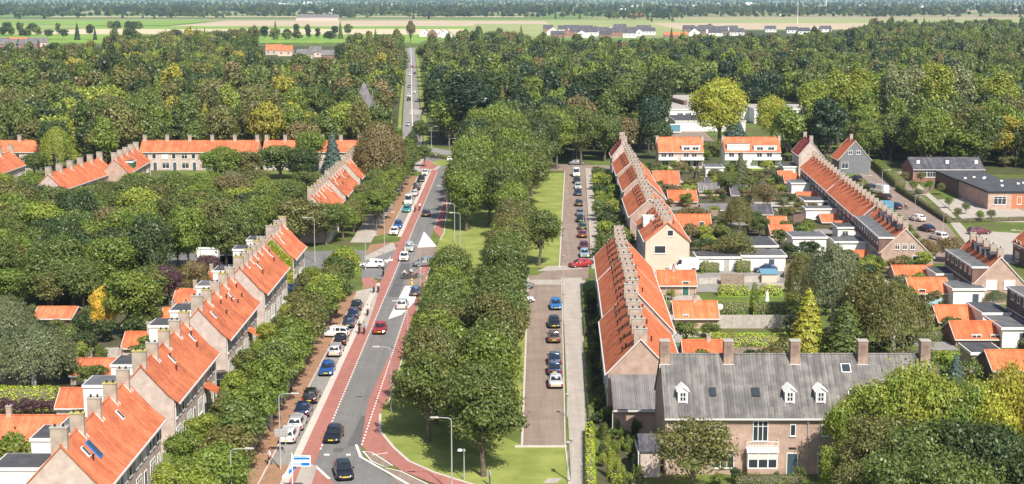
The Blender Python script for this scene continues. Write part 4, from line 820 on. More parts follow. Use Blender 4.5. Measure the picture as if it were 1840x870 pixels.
def trunk_mb(H, r, spread, z0, seed, limbs=5):
    q = random.Random(seed); mb = MB(); lean = (q.uniform(-.25, .25), q.uniform(-.25, .25))
    mb.tube([(0, 0, -.1), (lean[0]*.3, lean[1]*.3, z0*.5), (lean[0], lean[1], z0+.4), (lean[0]*1.4, lean[1]*1.4, H*.8)], [r*1.25, r*.95, r*.8, r*.2], 0, 8)
    for i in range(limbs):
        a = 2*math.pi*(i + q.random()*.5)/limbs; e = spread*q.uniform(.45, .75); zb = z0*q.uniform(.85, 1.25)
        mb.tube([(lean[0]*.9, lean[1]*.9, zb), (math.cos(a)*e*.5, math.sin(a)*e*.5, zb + (H-zb)*.33), (math.cos(a)*e, math.sin(a)*e, zb + (H-zb)*q.uniform(.5, .7))], [r*.5, r*.35, r*.1], 0, 5)
    return mb
PROTO = {}   # kind -> list of (crown mesh, trunk mesh, nominal height, nominal width)
def raw_mesh(mb, name, m_):
    o = mb.build(name, m_); me = o.data; bpy.data.objects.remove(o); return me
def proto(kind, n, fn, H, W, z0, tr, bark='bark'):
    PROTO[kind] = []
    for i in range(n):
        V = fn(); tm = trunk_mb(H, tr, W/2, z0, i*7+len(PROTO)); PROTO[kind].append((quad_mesh('crown', V, ['leaf']), raw_mesh(tm, 'trunk', bark), H, W))
proto('avenue', 4, lambda: crown_round(8.2, 8.9, 1.9, 34, 12000, .33), 11, 8.2, 2.6, .26)
proto('street', 4, lambda: crown_round(5.4, 5.6, 1.9, 22, 6500, .28), 7.5, 5.4, 2.0, .14)
proto('park', 4, lambda: crown_round(11, 11.4, 1.4, 46, 10500, .47), 13, 11, 2.8, .35)
proto('airy', 2, lambda: crown_round(6.6, 6.2, 1.0, 30, 7600, .25, gap=.6), 7.2, 6.6, 1.9, .14)
proto('poplar', 3, lambda: crown_round(9, 21, 2.5, 60, 9500, .6, lr=(.26, .40), flat=1.9), 24, 9, 3, .45)
proto('cone', 2, lambda: crown_cone(5, 9, .3, 9500, .34, .62), 9.5, 5, .5, .16)
proto('spruce', 2, lambda: crown_cone(7, 12, .5, 10000, .40, .72, .2), 13, 7, 1, .22)
proto('birch', 3, lambda: crown_strand(8, 10, 1.8, 260, 15000, .30), 12, 8, 3, .16, 'birch')
proto('willow', 2, lambda: crown_strand(9, 7.7, .9, 300, 17000, .28), 9.3, 9, 3, .28, 'birch')
proto('big', 3, lambda: crown_round(9.5, 9, .6, 44, 17000, .30), 9.5, 9.5, 2, .3)
proto('bush', 3, lambda: crown_round(3, 2.6, .05, 14, 1900, .22), 2.7, 3, .4, .07)
proto('column', 2, lambda: crown_cone(1.3, 3.2, .05, 1500, .16, .35, .3), 3.2, 1.3, .2, .06)
def forest_proto(n, W, H, z0, lobes, nl, size, **k):
    r_ = []
    for i in range(n):
        V = crown_round(W, H, z0, lobes, nl, size, **k); tm = trunk_mb(H + z0 - 1, .3, W/2, z0, i, 3); r_.append((quad_mesh('forest_tree', V, ['leaf', 'bark'], tm), H + z0, W))
    return r_
def forest_cone():
    V = crown_cone(6.5, 14, .5, 3600, .62, .8, .2); return (quad_mesh('forest_tree', V, ['leaf', 'bark'], trunk_mb(13, .25, 2, 2, 5, 0)), 14, 6.5)
FP = [forest_cone()] + forest_proto(4, 11, 12, 1.2, 34, 4200, .68) + forest_proto(2, 8, 13.5, 1.2, 30, 3600, .66, flat=1.4)

NT = 0
def tree(kind, x, y, h, w_, tint, label, group=None, name='tree', cat='tree', var=.12):
    """a tree of the given height and crown width, standing at ground point x, y"""
    global NT
    cm, tm, H, W = PROTO[kind][rnd.randrange(len(PROTO[kind]))]
    t = thing(name, label, cat, (x, y, 0), rnd.uniform(0, 6.28), group); sx, sz = w_ / W, h / H
    c = obj('crown', cm, t); c.scale = (sx, sx, sz); k = obj('trunk', tm, t); k.scale = (sx, sx, sz)
    q = TINT[tint]; f = 1 + rnd.uniform(-var, var); g = 1 + rnd.uniform(-var*.6, var*.6)
    c.color = (q[0]*f*g, q[1]*f, q[2]*f, 1); NT += 1; return t
def hz(v, y):
    lo, hi = 0, 40
    for _ in range(40):
        md = (lo + hi) / 2
        if P(920, v, md)[1] > y: lo = md
        else: hi = md
    return lo
def T(u, vb, vt, wpx, kind, tint, label, group=None, name='tree', cat='tree'):
    x, y = P(u, vb); h = hz(vt, y); w_ = wpx * y / F * 1.01
    return tree(kind, x, y, h, w_, tint, label, group, name, cat, .04)

# occupied footprints (buildings, roads) for scattered planting
bpy.context.view_layer.update()
FOOT = []
for o in scene.objects:
    if o.parent is None and o.type == 'EMPTY':
        xs, ys = [], []
        for c_ in o.children:
            if c_.type == 'MESH' and c_.name.split('.')[0] in ('wall', 'roof', 'flat_roof', 'rear_extension'):
                for v in c_.bound_box: q = c_.matrix_world @ Vector(v); xs.append(q.x); ys.append(q.y)
        if xs: FOOT.append((min(xs), max(xs), min(ys), max(ys)))
ROADS = [(-24.3, -13.6, 100, 420), (-30, -5, 395, 456), (-44, -20, 254, 281), (-33, -24, 110, 420), (1, 12.5, 130, 256), (3, 20, 256, 420), (32, 50, 238, 256), (20, 33, 236, 252)]
def free(x, y, r=1.0):
    for a, b_, c_, d_ in FOOT + ROADS:
        if a - r < x < b_ + r and c_ - r < y < d_ + r: return False
    if y < 430 and y > 262 and 80 - 4 + (y-262)*.085 < x < 93 + (y-262)*.1: return False
    if 70 < x < 92 and 255 < y < 300 and x > 74: return False
    return True

# ---- the avenue strip between the main road and the clinker street
i = 0
for y in np.arange(154.5, 226, 6.5):
    x = -8.5 + rnd.uniform(-.5, .5)
    tree('avenue', x, y, rnd.uniform(9.6, 11.6), rnd.uniform(6.8, 8.0), rnd.choice(['mid', 'mid', 'fresh', 'olive']), '%s avenue tree from the near end of the row along the main road' % nth(i), 'avenue trees beside the main road'); i += 1
i = 0
for y in np.arange(142.8, 292, 6.9):
    x = -3.0 + (y-143)*.024 + rnd.uniform(-.5, .5)
    tree('avenue', x, y, rnd.uniform(9.8, 12), rnd.uniform(6.8, 8.0) if y > 150 else 8.4, rnd.choice(['mid', 'mid', 'fresh', 'olive']), '%s avenue tree from the near end of the row nearer the clinker street' % nth(i), 'avenue trees nearer the clinker street'); i += 1
T(968, 478, 374, 88, 'avenue', 'mid', 'single tree leaning over the grass just beyond the cross path, trunk fully visible')
T(837, 416, 345, 50, 'avenue', 'mid', 'small avenue tree casting a round shadow on the grass by the lamp posts')
for i, (x, y, h_) in enumerate([(-9,300,11),(-9.4,312,12),(-8.8,324,12),(-8.8,337,13),(-9,350,13),(-8.6,364,13.5),(-9,378,14),(-8.5,392,14),(-1.5,300,12),(-.8,312,13),(-.4,325,13),(.2,338,13.5),(0,352,14),(0,366,14),(0,380,14.5),(0,395,15),(7,383,14),(7.5,396,15),(8,397,14),(4,410,15),(11,424,15),(18,430,14),(-2,432,15),(26,428,12),(3.6,338,11),(4.6,352,12),(5.4,367,12.5),(-4.6,306,11),(-4.4,330,12),(-4.5,346,12.5),(-4.2,372,13),(19,418,14),(12,408,14),(-8,408,15),(-4,418,15)]):
    tree('park', x, y, h_*1.2, rnd.uniform(9.5, 11.5), rnd.choice(['mid','mid','fresh','dark']), 'big full crowned tree in the dense clump beyond the avenue', 'trees of the dense clump beyond the avenue')
# ---- street trees between the parked cars and the left terraces
i = 0
for y in list(np.arange(119, 238, 5.6)):
    tree('street', -26.0 + rnd.uniform(-.4, .4), y, rnd.uniform(7.0, 8.8), rnd.uniform(5.4, 6.4), rnd.choice(['fresh','lime','olive','fresh','mid']), '%s street tree from the near end, beside the parked cars on the left' % nth(i), 'street trees along the parked cars'); i += 1
i = 0
for y in np.arange(299, 402, 7.2):
    tree('street', -26.6 + rnd.uniform(-.5, .5), y, rnd.uniform(7.5, 9), rnd.uniform(5.8, 6.8), rnd.choice(['mid','fresh','mid']), '%s street tree beyond the side street, counted away from it, left of the parked cars' % nth(i), 'street trees beyond the side street'); i += 1
for y in np.arange(124, 236, 8.3):
    tree('street', -30.6 + rnd.uniform(-.6, .4), y, rnd.uniform(4.2, 5.6), rnd.uniform(3.6, 4.6), rnd.choice(['fresh','lime','mid','olive']), 'small garden tree in front of the left terraces', 'garden trees in front of the left terraces')
for y in np.arange(290, 400, 8):
    tree('park', -31.5 + rnd.uniform(-1, 1), y, rnd.uniform(6, 8), rnd.uniform(5, 7), rnd.choice(['fresh','mid','olive']), 'small leafy tree before the rear left terraces', 'trees before the rear left terraces')
for q in [(400,452,350,110,'park','olive','brownish oak like tree above the white box on the grass'), (455,438,335,95,'park','dark','dark tree behind the lamp of the side street, left one'), (502,436,340,90,'park','mid','green tree right above the ivy covered gable'), (586,440,358,84,'park','mid','big tree against the near gable of the rear left terraces'), (540,447,350,100,'park','olive','big brownish tree left of the rear left terraces'), (684,352,212,88,'birch','brown','tall birch with brownish thin crown beside the rear left terraces'), (664,352,235,55,'birch','olive','slimmer birch just left of the tall brownish one'), (598,312,232,42,'spruce','blue','blue spruce standing between two cross terraces'),
          (558,312,228,60,'park','fresh','bright green round tree left of the blue spruce'), (505,322,258,95,'park','mid','dark tree in front of the gap between the cross terraces'), (395,334,258,80,'park','fresh','tree covering the middle of the long cross terrace'), (445,330,266,70,'park','olive','brownish green tree before the right end of the long cross terrace'),
          (150,262,190,62,'park','yel','yellow orange tinted round tree at the wood edge on the left'), (214,268,182,72,'park','lime','light green round tree beside the yellow one at the wood edge'), (105,320,222,55,'birch','lime','light green birch left of the stepped terraces'), (62,318,272,50,'park','mid','tree covering the gap left of the stepped terraces'),
          (545,335,262,70,'park','dark','dark tree left of the foot of the blue spruce')]: T(*q)
# ---- big park trees left of the side street
k = 0
for gy in np.arange(214, 345, 7.6):
    for gx in np.arange(-132, -42, 7.6):
        x = gx + rnd.uniform(-3, 3); y = gy + rnd.uniform(-3, 3)
        if not free(x, y, 2.6) or (x > -53 and y < 250) or (x > -70 and y < 222) or (-60 < x < -48 and 258 < y < 281): continue
        if x < -75 and y < 226: continue
        if x > -62 and y < 228: continue
        tn = rnd.choice(['mid','mid','fresh','fresh','olive','fresh','dark','lime','mid','brown' if rnd.random() < .25 else 'mid'])
        tree('park', x, y, rnd.uniform(8, 13.5) if y < 285 else rnd.uniform(7.5, 10.8) if y < 315 else rnd.uniform(5.5, 8), rnd.uniform(6.8, 10), tn, '%s full crowned tree in the park left of the side street' % CW[tn], '%s trees of the park left of the side street' % CW[tn]); k += 1
# ---- left gardens
for q in [(62,698,572,150,'willow','grey','silvery grey green willow on a pale trunk above the bright hedge'), (12,640,520,110,'willow','grey','grey green drooping tree cut off by the left edge'), (240,608,476,118,'park','fresh','big fresh green tree behind the yellow bush'),
          (193,606,510,66,'big','gold','golden yellow bush in front of the big green tree'), (305,552,470,58,'park','purple','dark purple leaved tree beside the single chimney outbuilding'), (352,540,465,62,'park','brown','reddish brown tree right of the purple leaved tree'), (150,560,465,90,'park','mid','dark garden tree left of the golden bush'),
          (95,560,480,80,'park','olive','olive garden tree above the small orange roof on the left'), (160,700,655,48,'bush','fresh','round green bush in front of the orange shed wing'), (34,868,772,100,'bush','fresh','big round green bush at the lower left corner'),
          (150,612,560,48,'bush','dark','first dark clipped dome bush from the left'), (190,616,572,52,'bush','dark','second dark clipped dome bush from the left'), (248,612,566,66,'bush','dark','third and widest dark clipped dome bush'), (180,655,618,34,'bush','mid','small dark bush before the white garden wall'),
          (145,660,610,26,'bush','yel','yellow green bush at the garden wall'), (375,500,455,50,'park','purple','purple brown tree by the small red outbuilding'), (120,690,640,60,'bush','dark','dark bush in the shade beside the willow'), (320,480,408,60,'park','dark','dark park tree left of the lamp post')]:
    T(*q, name='garden_tree' if q[4] != 'bush' else 'bush', cat='tree' if q[4] != 'bush' else 'bush')
for i, u in enumerate((8, 24, 42, 58, 76, 92)): T(u, 748, 712 + (i % 2)*4, 26, 'bush', 'purple', 'purple leaved shrub in the row below the bright hedge', 'purple shrubs in a row', 'shrub', 'shrub')
# ---- foreground right
T(1244,900,750,172,'airy','olive','loose olive crowned tree before the left half of the grey roofed building')
def TF(u, vt, y, h_, w_, tn, label):   # foreground trees whose feet are below the picture
    x = (u - 920) / F * y; top = hz(vt, y); tree('big', x, y, top, w_, tn, label, None, 'tree', 'tree', .04)
for q in [(1556,705,139,0,6,'lime','light green tree hiding the right facade, leftmost of the big ones'), (1612,668,138,0,8,'lime','light green tree in front of the roof end'), (1672,640,137,0,8,'lime','tallest light green tree just left of the last chimney'), (1735,668,137,0,7.5,'fresh','fresh green tree right of the last chimney'),
          (1800,672,137,0,7,'ylime','yellow green tree at the lower right'), (1842,648,138,0,6,'yel','yellow tree at the right edge over the orange shed'), (1600,738,131,0,7.6,'olive','olive brown tree at the bottom, before the light green ones'), (1524,795,133,0,3.6,'lime','low light green tree at the bottom beside the second door'),
          (1700,748,127,0,10,'mid','broad mid green tree in the bottom right foreground'), (1800,745,125,0,10,'dark','dark broad tree in the bottom right corner'), (1640,800,122,0,8,'mid','lowest mid green crown at the bottom edge'), (1572,825,124,0,5.5,'olive','lowest olive crown at the bottom edge'), (1745,810,119,0,9,'mid','lowest crown at the bottom right edge')]: TF(*q)
# ---- gardens right of the terraces
for q in [(1450,644,514,76,'cone','ylime','golden green conifer, cone shaped, behind the second chimney'), (1490,614,428,104,'birch','grey','tall silver birch with white trunk and thin crown'), (1440,578,446,60,'birch','olive','thin birch crown left of the tall silver birch'), (1520,655,535,112,'spruce','mid','dark spreading conifer right of the golden one'),
          (1604,655,488,128,'willow','olive','broad olive green tree behind the third chimney'), (1556,632,478,96,'park','olive','olive green tree right of the silver birch'), (1668,690,628,36,'column','mid','clipped green block shaped conifer right of the last chimney'), (1716,700,632,42,'spruce','blue','small blue grey conifer before the orange sheds'),
          (1745,695,640,44,'bush','mid','round garden bush beside the small blue conifer'), (1355,560,508,22,'column','fresh','columnar clipped conifer in the hedge line'), (1278,606,578,38,'bush','mid','round clipped bush beside the lawn'), (1353,646,622,30,'bush','mid','round bush against the plank fence'), (1322,480,420,90,'airy','olive','loose olive tree in front of the white garages'),
          (1563,488,455,34,'bush','fresh','dark green rounded tree next to the small orange shed'), (1589,484,466,18,'bush','lime','first clipped cone bush before the brick gable'), (1606,486,468,20,'bush','yel','bright yellow green clipped bush before the brick gable'), (1632,462,452,24,'bush','fresh','low bush at the foot of the brick gable'), (1660,475,430,50,'airy','brown','reddish loose shrub right of the brick gable'), (1705,470,425,70,'airy','brown','reddish thin tree before the short terrace'),
          (1790,555,520,40,'birch','grey','thin grey shrub tree at the gable with two white blinds'), (1330,330,272,30,'spruce','grey','pointed grey green conifer before the right semi detached pair'), (1240,345,320,56,'bush','olive','broad olive bush beside the left semi detached pair'), (1327,425,350,50,'birch','olive','tall thin tree in the middle of the gardens'), (1365,425,385,44,'park','mid','green tree beside the slate roofed workshop'),
          (1240,405,372,50,'bush','brown','dark red brown bush above an orange shed'), (1305,350,308,46,'park','mid','green tree behind the summerhouse'), (1372,375,330,60,'airy','brown','greyish brown loose tree in the middle gardens')]:
    T(*q, name='garden_tree' if q[4] not in ('bush',) else 'bush', cat='tree' if q[4] != 'bush' else 'bush')
for q in [(1322,868,838,26,'bush','dark','dark shrub left of the bay window'), (1437,866,836,26,'bush','mid','round shrub between the two dark doors'), (1395,862,846,16,'bush','olive','thin shrub beside the bay window'), (1290,872,850,34,'bush','fresh','low shrub at the wall under the loose olive tree')]: T(*q, name='bush', cat='bush')
for i in range(26):
    u = rnd.uniform(-10, 300); v = rnd.uniform(500, 560); x, y = P(u, v)
    if free(x, y, 2) and not (140 < u < 250): tn = rnd.choice(['mid','olive','fresh','dark','grey']); tree('park', x, y, rnd.uniform(6, 9), rnd.uniform(6, 8.5), tn, '%s tree in the gardens behind the left terraces' % CW[tn], '%s trees in the gardens behind the left terraces' % CW[tn], 'garden_tree')
for u in (1195, 1222): T(u, 470, 456, 26, 'bush', 'lime', 'light green bush at the foot of the cream gable, %s one' % ('left' if u < 1200 else 'right'), None, 'bush', 'bush')
k = 0
for _ in range(2500):
    if k >= 190: break
    y = rnd.uniform(170, 405); x = rnd.uniform(20 + (y > 250)*12 , 70)
    uu = 920 + F*x/y; vv = 126500/y - 8
    if 1250 < uu < 1425 and 492 < vv < 645: continue
    if not free(x, y, 1.2) or (x > 36 and 148 < y < 196 and x < 50 and rnd.random() < .8): continue
    if any(abs(x-a) < 1.6 and abs(y-b_) < 2.4 for a, b_ in globals().setdefault('GB', [])): continue
    GB.append((x, y)); tn = rnd.choice(['mid','fresh','olive','lime','dark','brown','grey','mid']); h_ = rnd.uniform(1.6, 3.6)
    tree('bush', x, y, h_, h_*rnd.uniform(1.0, 1.5), tn, '%s shrub in the gardens between the right hand terraces' % CW[tn], '%s shrubs between the right hand terraces' % CW[tn], 'shrub', 'shrub'); k += 1
k = 0
for _ in range(600):
    if k >= 60: break
    y = rnd.uniform(150, 215); x = rnd.uniform(-78, -44)
    uu = 920 + F*x/y
    if not free(x, y, 1.0) or (y < 176 and x < -50 and rnd.random() < .7) or (uu < 112 and y < 181) or (160 < uu < 230 and y < 222): continue
    if any(abs(x-a) < 2.5 and abs(y-b_) < 3.5 for a, b_ in GB): continue
    GB.append((x, y)); tn = rnd.choice(['mid','fresh','olive','dark','mid']); h_ = rnd.uniform(1.8, 4.2)
    tree('bush', x, y, h_, h_*rnd.uniform(1.0, 1.4), tn, '%s shrub in the gardens behind the left terraces' % CW[tn], '%s shrubs behind the left terraces' % CW[tn], 'shrub', 'shrub'); k += 1
# shrubs in the shaded front gardens of the right terraces
for i in range(84):
    y = 150 + (i % 44)*5.6 + rnd.uniform(-1.5, 1.5); 
    if 240 < y < 258: continue
    x0_ = 7.9 + (y-142)*.034 if y < 250 else 15.5 + (y-258)*.039; h_ = rnd.uniform(1.0, 2.2) if y < 255 else rnd.uniform(2, 4.8)
    tn = rnd.choice(['fresh','mid','lime','mid','dark']); tree('bush', x0_ + (rnd.uniform(.8, 1.6) if i < 44 else rnd.uniform(2.4, 4.6) if y > 255 else 2.3), y, h_, h_*rnd.uniform(1.0, 1.3), tn, '%s shrub along the footway before the right hand terraces' % CW[tn], '%s shrubs along the right hand footway' % CW[tn], 'shrub', 'shrub')
for i, (u, v, vt) in enumerate([(1118,790,768),(1128,812,780),(1096,858,800),(1107,826,792),(1140,850,815),(1120,866,835),(1090,760,728),(1128,870,850)]):
    T(u, v, vt, 16 if i % 3 else 22, 'column' if i % 3 else 'bush', ['fresh','mid','lime'][i % 3], 'clipped topiary shrub in the formal corner garden', 'clipped topiary of the corner garden', 'topiary', 'shrub')
for i in range(26):
    u = rnd.uniform(1078, 1150); v = rnd.uniform(775, 872)
    T(u, v, v - rnd.uniform(14, 32), rnd.uniform(12, 24), rnd.choice(['bush','column','bush']), rnd.choice(['fresh','mid','lime','dark']), 'clipped topiary shrub in the formal corner garden', 'clipped topiary of the corner garden', 'topiary', 'shrub')
for i in range(34):
    u = 1560 + i*8.6; v = rnd.uniform(270, 284) if u < 1790 else rnd.uniform(290, 300); tn = rnd.choice(['mid','fresh','dark','olive'])
    T(u, v, v - rnd.uniform(16, 28), rnd.uniform(26, 40), 'bush', tn, '%s undergrowth bush at the wood edge behind the school' % CW[tn], '%s undergrowth at the wood edge behind the school' % CW[tn], 'bush', 'bush')
for i in range(20):
    u = 1270 + (i % 10)*3.4 if i < 10 else 1410 + (i-10)*5; v = rnd.uniform(268, 292); tn = rnd.choice(['mid','fresh','dark','olive'])
    T(u, v, v - rnd.uniform(14, 26), rnd.uniform(22, 34), 'bush', tn, '%s bush beside the semi detached pairs' % CW[tn], '%s bushes beside the semi detached pairs' % CW[tn], 'bush', 'bush')
for y in np.arange(270, 395, 8.5):
    x = 84 + (y-262)*.105 - 3.4 ; tn = rnd.choice(['fresh','mid','olive'])
    if free(x - 2.6, y, .3) or True: tree('bush', 75.2 + (y-262)*.062, y, rnd.uniform(1.4, 2.4), 2.4, tn, 'garden shrub between the long diagonal terrace and the brick street', 'shrubs before the diagonal terrace', 'shrub', 'shrub')
for i, (u, v) in enumerate([(1655,330),(1670,345),(1650,360),(1690,350),(1705,375),(1735,385),(1720,395),(1760,400),(1780,398),(1700,335),(1725,330),(1750,335),(1625,330),(1640,345)]):
    T(u, v, v - 22, 20, 'airy', ['olive','fresh','grey'][i % 3], 'young thin tree at the edge of the school yard', 'young trees around the school yard', 'tree', 'tree')
# roundabout bushes
for i, (u, v, vt, w_) in enumerate([(755,262,215,34),(740,278,238,26),(730,290,245,30),(762,300,258,30),(745,310,262,34),(712,262,228,26),(720,312,270,34)]): T(u, v, vt, w_, 'street', ['mid','dark','fresh'][i % 3], '%s leafy tree left of the roundabout, counted from its top' % nth(i))
T(880, 300, 215, 60, 'park', 'dark', 'dark tree at the mouth of the crossing road right of the roundabout')
# ---- wood-edge giants on the right
for q in [(1292,266,138,114,'big','ylime','huge yellow green round tree in front of the white hall'), (1386,262,170,66,'big','ylime','smaller yellow green tree before the white sail'), (1135,262,132,100,'park','mid','big tree left of the huge yellow green one'), (1150,255,120,60,'poplar','mid','tall bright green tree above the nearest end terrace'), (1070,250,112,90,'poplar','dark','dark tall tree group left part, above the end terrace'), (1180,268,112,60,'poplar','dark','dark tall tree right part, left of the white hall'),
          (840,262,120,110,'poplar','deep','dark massive tree right of the far road, left one'), (895,255,122,100,'poplar','dark','dark massive tree right of the far road, right one'), (790,245,135,70,'poplar','dark','dark tree touching the far road on the right'),
          (1320,252,205,50,'spruce','blue','small dark blue green conifer at the foot of the huge yellow tree'), (1805,300,198,80,'park','yel','yellow green tree at the right edge behind the school'), (1690,292,190,90,'park','mid','broad tree behind the school hall'), (1745,288,200,70,'park','dark','dark tree behind the school hall, right of the broad one'),
          (1600,288,200,80,'park','mid','tree right of the grey gabled house'), (1640,292,215,60,'park','fresh','lighter tree at the left end of the school hall'), (1560,290,212,50,'park','fresh','tree right behind the grey gabled house'), (1495,262,190,60,'park','mid','tree behind the dark red roofed house'), (1460,262,205,50,'park','dark','dark tree left of the dark red roofed house')]: T(*q)
i = 0
for u in np.arange(1455, 1800, 26):
    i += 1; T(u + rnd.uniform(-6, 6), 262 + rnd.uniform(-12, 4), 92 + abs(u-1640)*.17 + rnd.uniform(0, 12), 64, 'poplar', rnd.choice(['lime','fresh','pale','lime','fresh']), '%s tall poplar from the left in the big group on the right' % nth(i-1), 'tall poplars in the big group on the right')
# ---- the wood
def xroad(y): return np.interp(y, [p[1] for p in fr], [p[0] for p in fr])
def ylim(x, y):
    u = 920 + F*x/y
    return float(np.interp(u, [-100, 60, 190, 215, 460, 475, 610, 625, 740, 756, 815, 830, 900, 960, 1180, 1420, 1530, 1560, 2000], [930, 940, 1000, 1340, 1380, 720, 740, 1150, 1280, 1120, 1120, 1350, 1380, 1130, 1130, 1200, 1400, 1850, 1950]))
cand = []
for gy in np.arange(404, 2100, 10.0):
    W2 = gy * 925 / F + 12; stp = 9.5 if gy < 900 else 12
    for gx in np.arange(-W2, W2, stp):
        x = gx + rnd.uniform(-3.4, 3.4); y = gy + rnd.uniform(-3.4, 3.4)
        if y > ylim(x, y): continue
        if abs(x - xroad(y)) < 8.5 or not free(x, y, 3.5): continue
        if gy > 900 and rnd.random() < .35: continue
        if x > -36 and x < -6 and y < 470: continue
        if 45 < x < 122 and 462 < y < 604 and not (86 < x < 92 and y > 540): continue
        if -48 < x < 30 and y < 432: continue
        if 30 < x < 96 and y < 426: continue
        if abs(y - np.interp(x, [-60,-30,-15,5,30,90], [478,470,446,420,412,418])) < 7 and -60 < x < 34: continue
        if 96 < x < 140 and y < 402: continue
        if -95 < x < -84 and 385 < y < 428: continue
        uu = 920 + F*x/y
        if 1236 < uu < 1346 and y < 476: continue
        if (1194 < uu < 1248 and y < 655) or (1336 < uu < 1415 and y < 562) or (1408 < uu < 1446 and 440 < y < 600): continue
        cand.append((x, y))
cand.sort(key=lambda p: p[1])
NIND = max(0, 300 - NT + 200)
WN = dict(mid='mid green', dark='dark green', olive='olive green', fresh='fresh green', lime='light green', yel='yellow tinged', brown='brownish', deep='very dark green', grey='grey green')
def wtint(x, y):
    if x < xroad(y): return rnd.choice(['mid','olive','olive','dark','fresh','mid','mid','lime','olive','dark','yel' if rnd.random() < .4 else 'brown' if rnd.random() < .4 else 'mid'])
    return rnd.choice(['mid','mid','fresh','dark','mid','deep','olive','fresh','mid','brown' if rnd.random() < .3 else 'dark'])
n_ind = 0
for x, y in cand[:230]:
    me, H, W = FP[rnd.randrange(1, len(FP)) if rnd.random() > .07 else 0]; o = obj('forest_tree', me, None, (x, y, 0), rnd.uniform(0, 6.28)); tn = wtint(x, y)
    s_ = rnd.uniform(.85, 1.3); o.scale = (s_, s_, rnd.uniform(.8, 1.4)); q = TINT[tn]; f = rnd.uniform(.85, 1.15); o.color = (q[0]*f, q[1]*f, q[2]*f, 1)
    side = 'left' if x < xroad(y) else 'right'
    tag(o, '%s tree at the near side of the wood %s of the far road' % (WN[tn], side), 'tree', '%s trees at the near side of the wood, %s of the far road' % (WN[tn], side))
# everything farther reads as one mass: crowns scattered with geometry nodes
def stuff_mass(name, label, pts, metas, tints, mname='leaf'):
    """one object; per point: position, scale, spin and colour drawn from noise"""
    me = bpy.data.meshes.new(name); me.vertices.add(len(pts)); me.vertices.foreach_set('co', np.array([(p[0], p[1], 0) for p in pts], 'f').ravel())
    for nm, k_ in (('sx', 2), ('sz', 3), ('rot', 4), ('pick', 5)):
        a = me.attributes.new(nm, 'FLOAT' if nm != 'pick' else 'INT', 'POINT'); a.data.foreach_set('value', [p[k_] for p in pts])
    a = me.attributes.new('tcol', 'FLOAT_COLOR', 'POINT'); a.data.foreach_set('color', np.array([(*p[6], 1) for p in pts], 'f').ravel())
    o = bpy.data.objects.new(name, me); COL.objects.link(o); o['label'] = label; o['category'] = 'wood'; o['kind'] = 'stuff'
    ng = bpy.data.node_groups.new(name, 'GeometryNodeTree'); ng.interface.new_socket('Geometry', in_out='INPUT', socket_type='NodeSocketGeometry'); ng.interface.new_socket('Geometry', in_out='OUTPUT', socket_type='NodeSocketGeometry')
    gi = ng.nodes.new('NodeGroupInput'); go = ng.nodes.new('NodeGroupOutput'); ip = ng.nodes.new('GeometryNodeInstanceOnPoints'); jn = ng.nodes.new('GeometryNodeJoinGeometry'); l = ng.links
    for mm in metas[::-1]:
        po = bpy.data.objects.new('crown_source', mm); oi = ng.nodes.new('GeometryNodeObjectInfo'); oi.inputs['Object'].default_value = po; oi.inputs['As Instance'].default_value = True; l.new(oi.outputs['Geometry'], jn.inputs[0])
    def att(nm, dt):
        a_ = ng.nodes.new('GeometryNodeInputNamedAttribute'); a_.data_type = dt; a_.inputs[0].default_value = nm; return a_.outputs[0]
    l.new(gi.outputs[0], ip.inputs['Points']); l.new(jn.outputs[0], ip.inputs['Instance']); ip.inputs['Pick Instance'].default_value = True; l.new(att('pick', 'INT'), ip.inputs['Instance Index'])
    cx = ng.nodes.new('ShaderNodeCombineXYZ'); sxo = att('sx', 'FLOAT'); l.new(sxo, cx.inputs[0]); l.new(sxo, cx.inputs[1]); l.new(att('sz', 'FLOAT'), cx.inputs[2]); l.new(cx.outputs[0], ip.inputs['Scale'])
    cr = ng.nodes.new('ShaderNodeCombineXYZ'); l.new(att('rot', 'FLOAT'), cr.inputs[2]); l.new(cr.outputs[0], ip.inputs['Rotation'])
    l.new(ip.outputs[0], go.inputs[0]); md = o.modifiers.new('scatter', 'NODES'); md.node_group = ng; return o
# the mass has its own leaf material that reads the instance colour
lm = M['leaf'].copy(); lm.name = 'wood_leaves'; t_ = lm.node_tree
oi = [n for n in t_.nodes if n.type == 'OBJECT_INFO'][0]; at = t_.nodes.new('ShaderNodeAttribute'); at.attribute_type = 'INSTANCER'; at.attribute_name = 'tcol'
for l_ in list(oi.outputs['Color'].links): t_.links.new(at.outputs['Color'], l_.to_socket)
M['wleaf'] = lm
WM = []
for i in range(7):
    V = crown_round(11, 10.5, 2.4, 24, 2000, .95) if i < 3 else crown_round(7.5, 14, 2.2, 22, 1700, .9, flat=1.4) if i < 5 else crown_cone(6, 15, .5, 1500, .85, .8, .2) if i == 5 else crown_round(13, 11, 2, 14, 2300, 1.0, lr=(.34, .5)); WM.append(quad_mesh('wood_crown', V, ['wleaf']))
def pt(x, y, s0=.75, s1=1.35, tn=None):
    q = TINT[tn or wtint(x, y)]; f = rnd.uniform(.8, 1.2); return (x, y, rnd.uniform(s0, s1), rnd.uniform(s0, s1 + .1), rnd.uniform(0, 6.28), (rnd.randrange(5) if rnd.random() > .28 else 6 if rnd.random() < .75 else 5), (q[0]*f, q[1]*f, q[2]*f))
stuff_mass('wood', 'dense mixed wood stretching from the last houses to the open plain', [pt(x, y) for x, y in cand[230:]], WM, None)
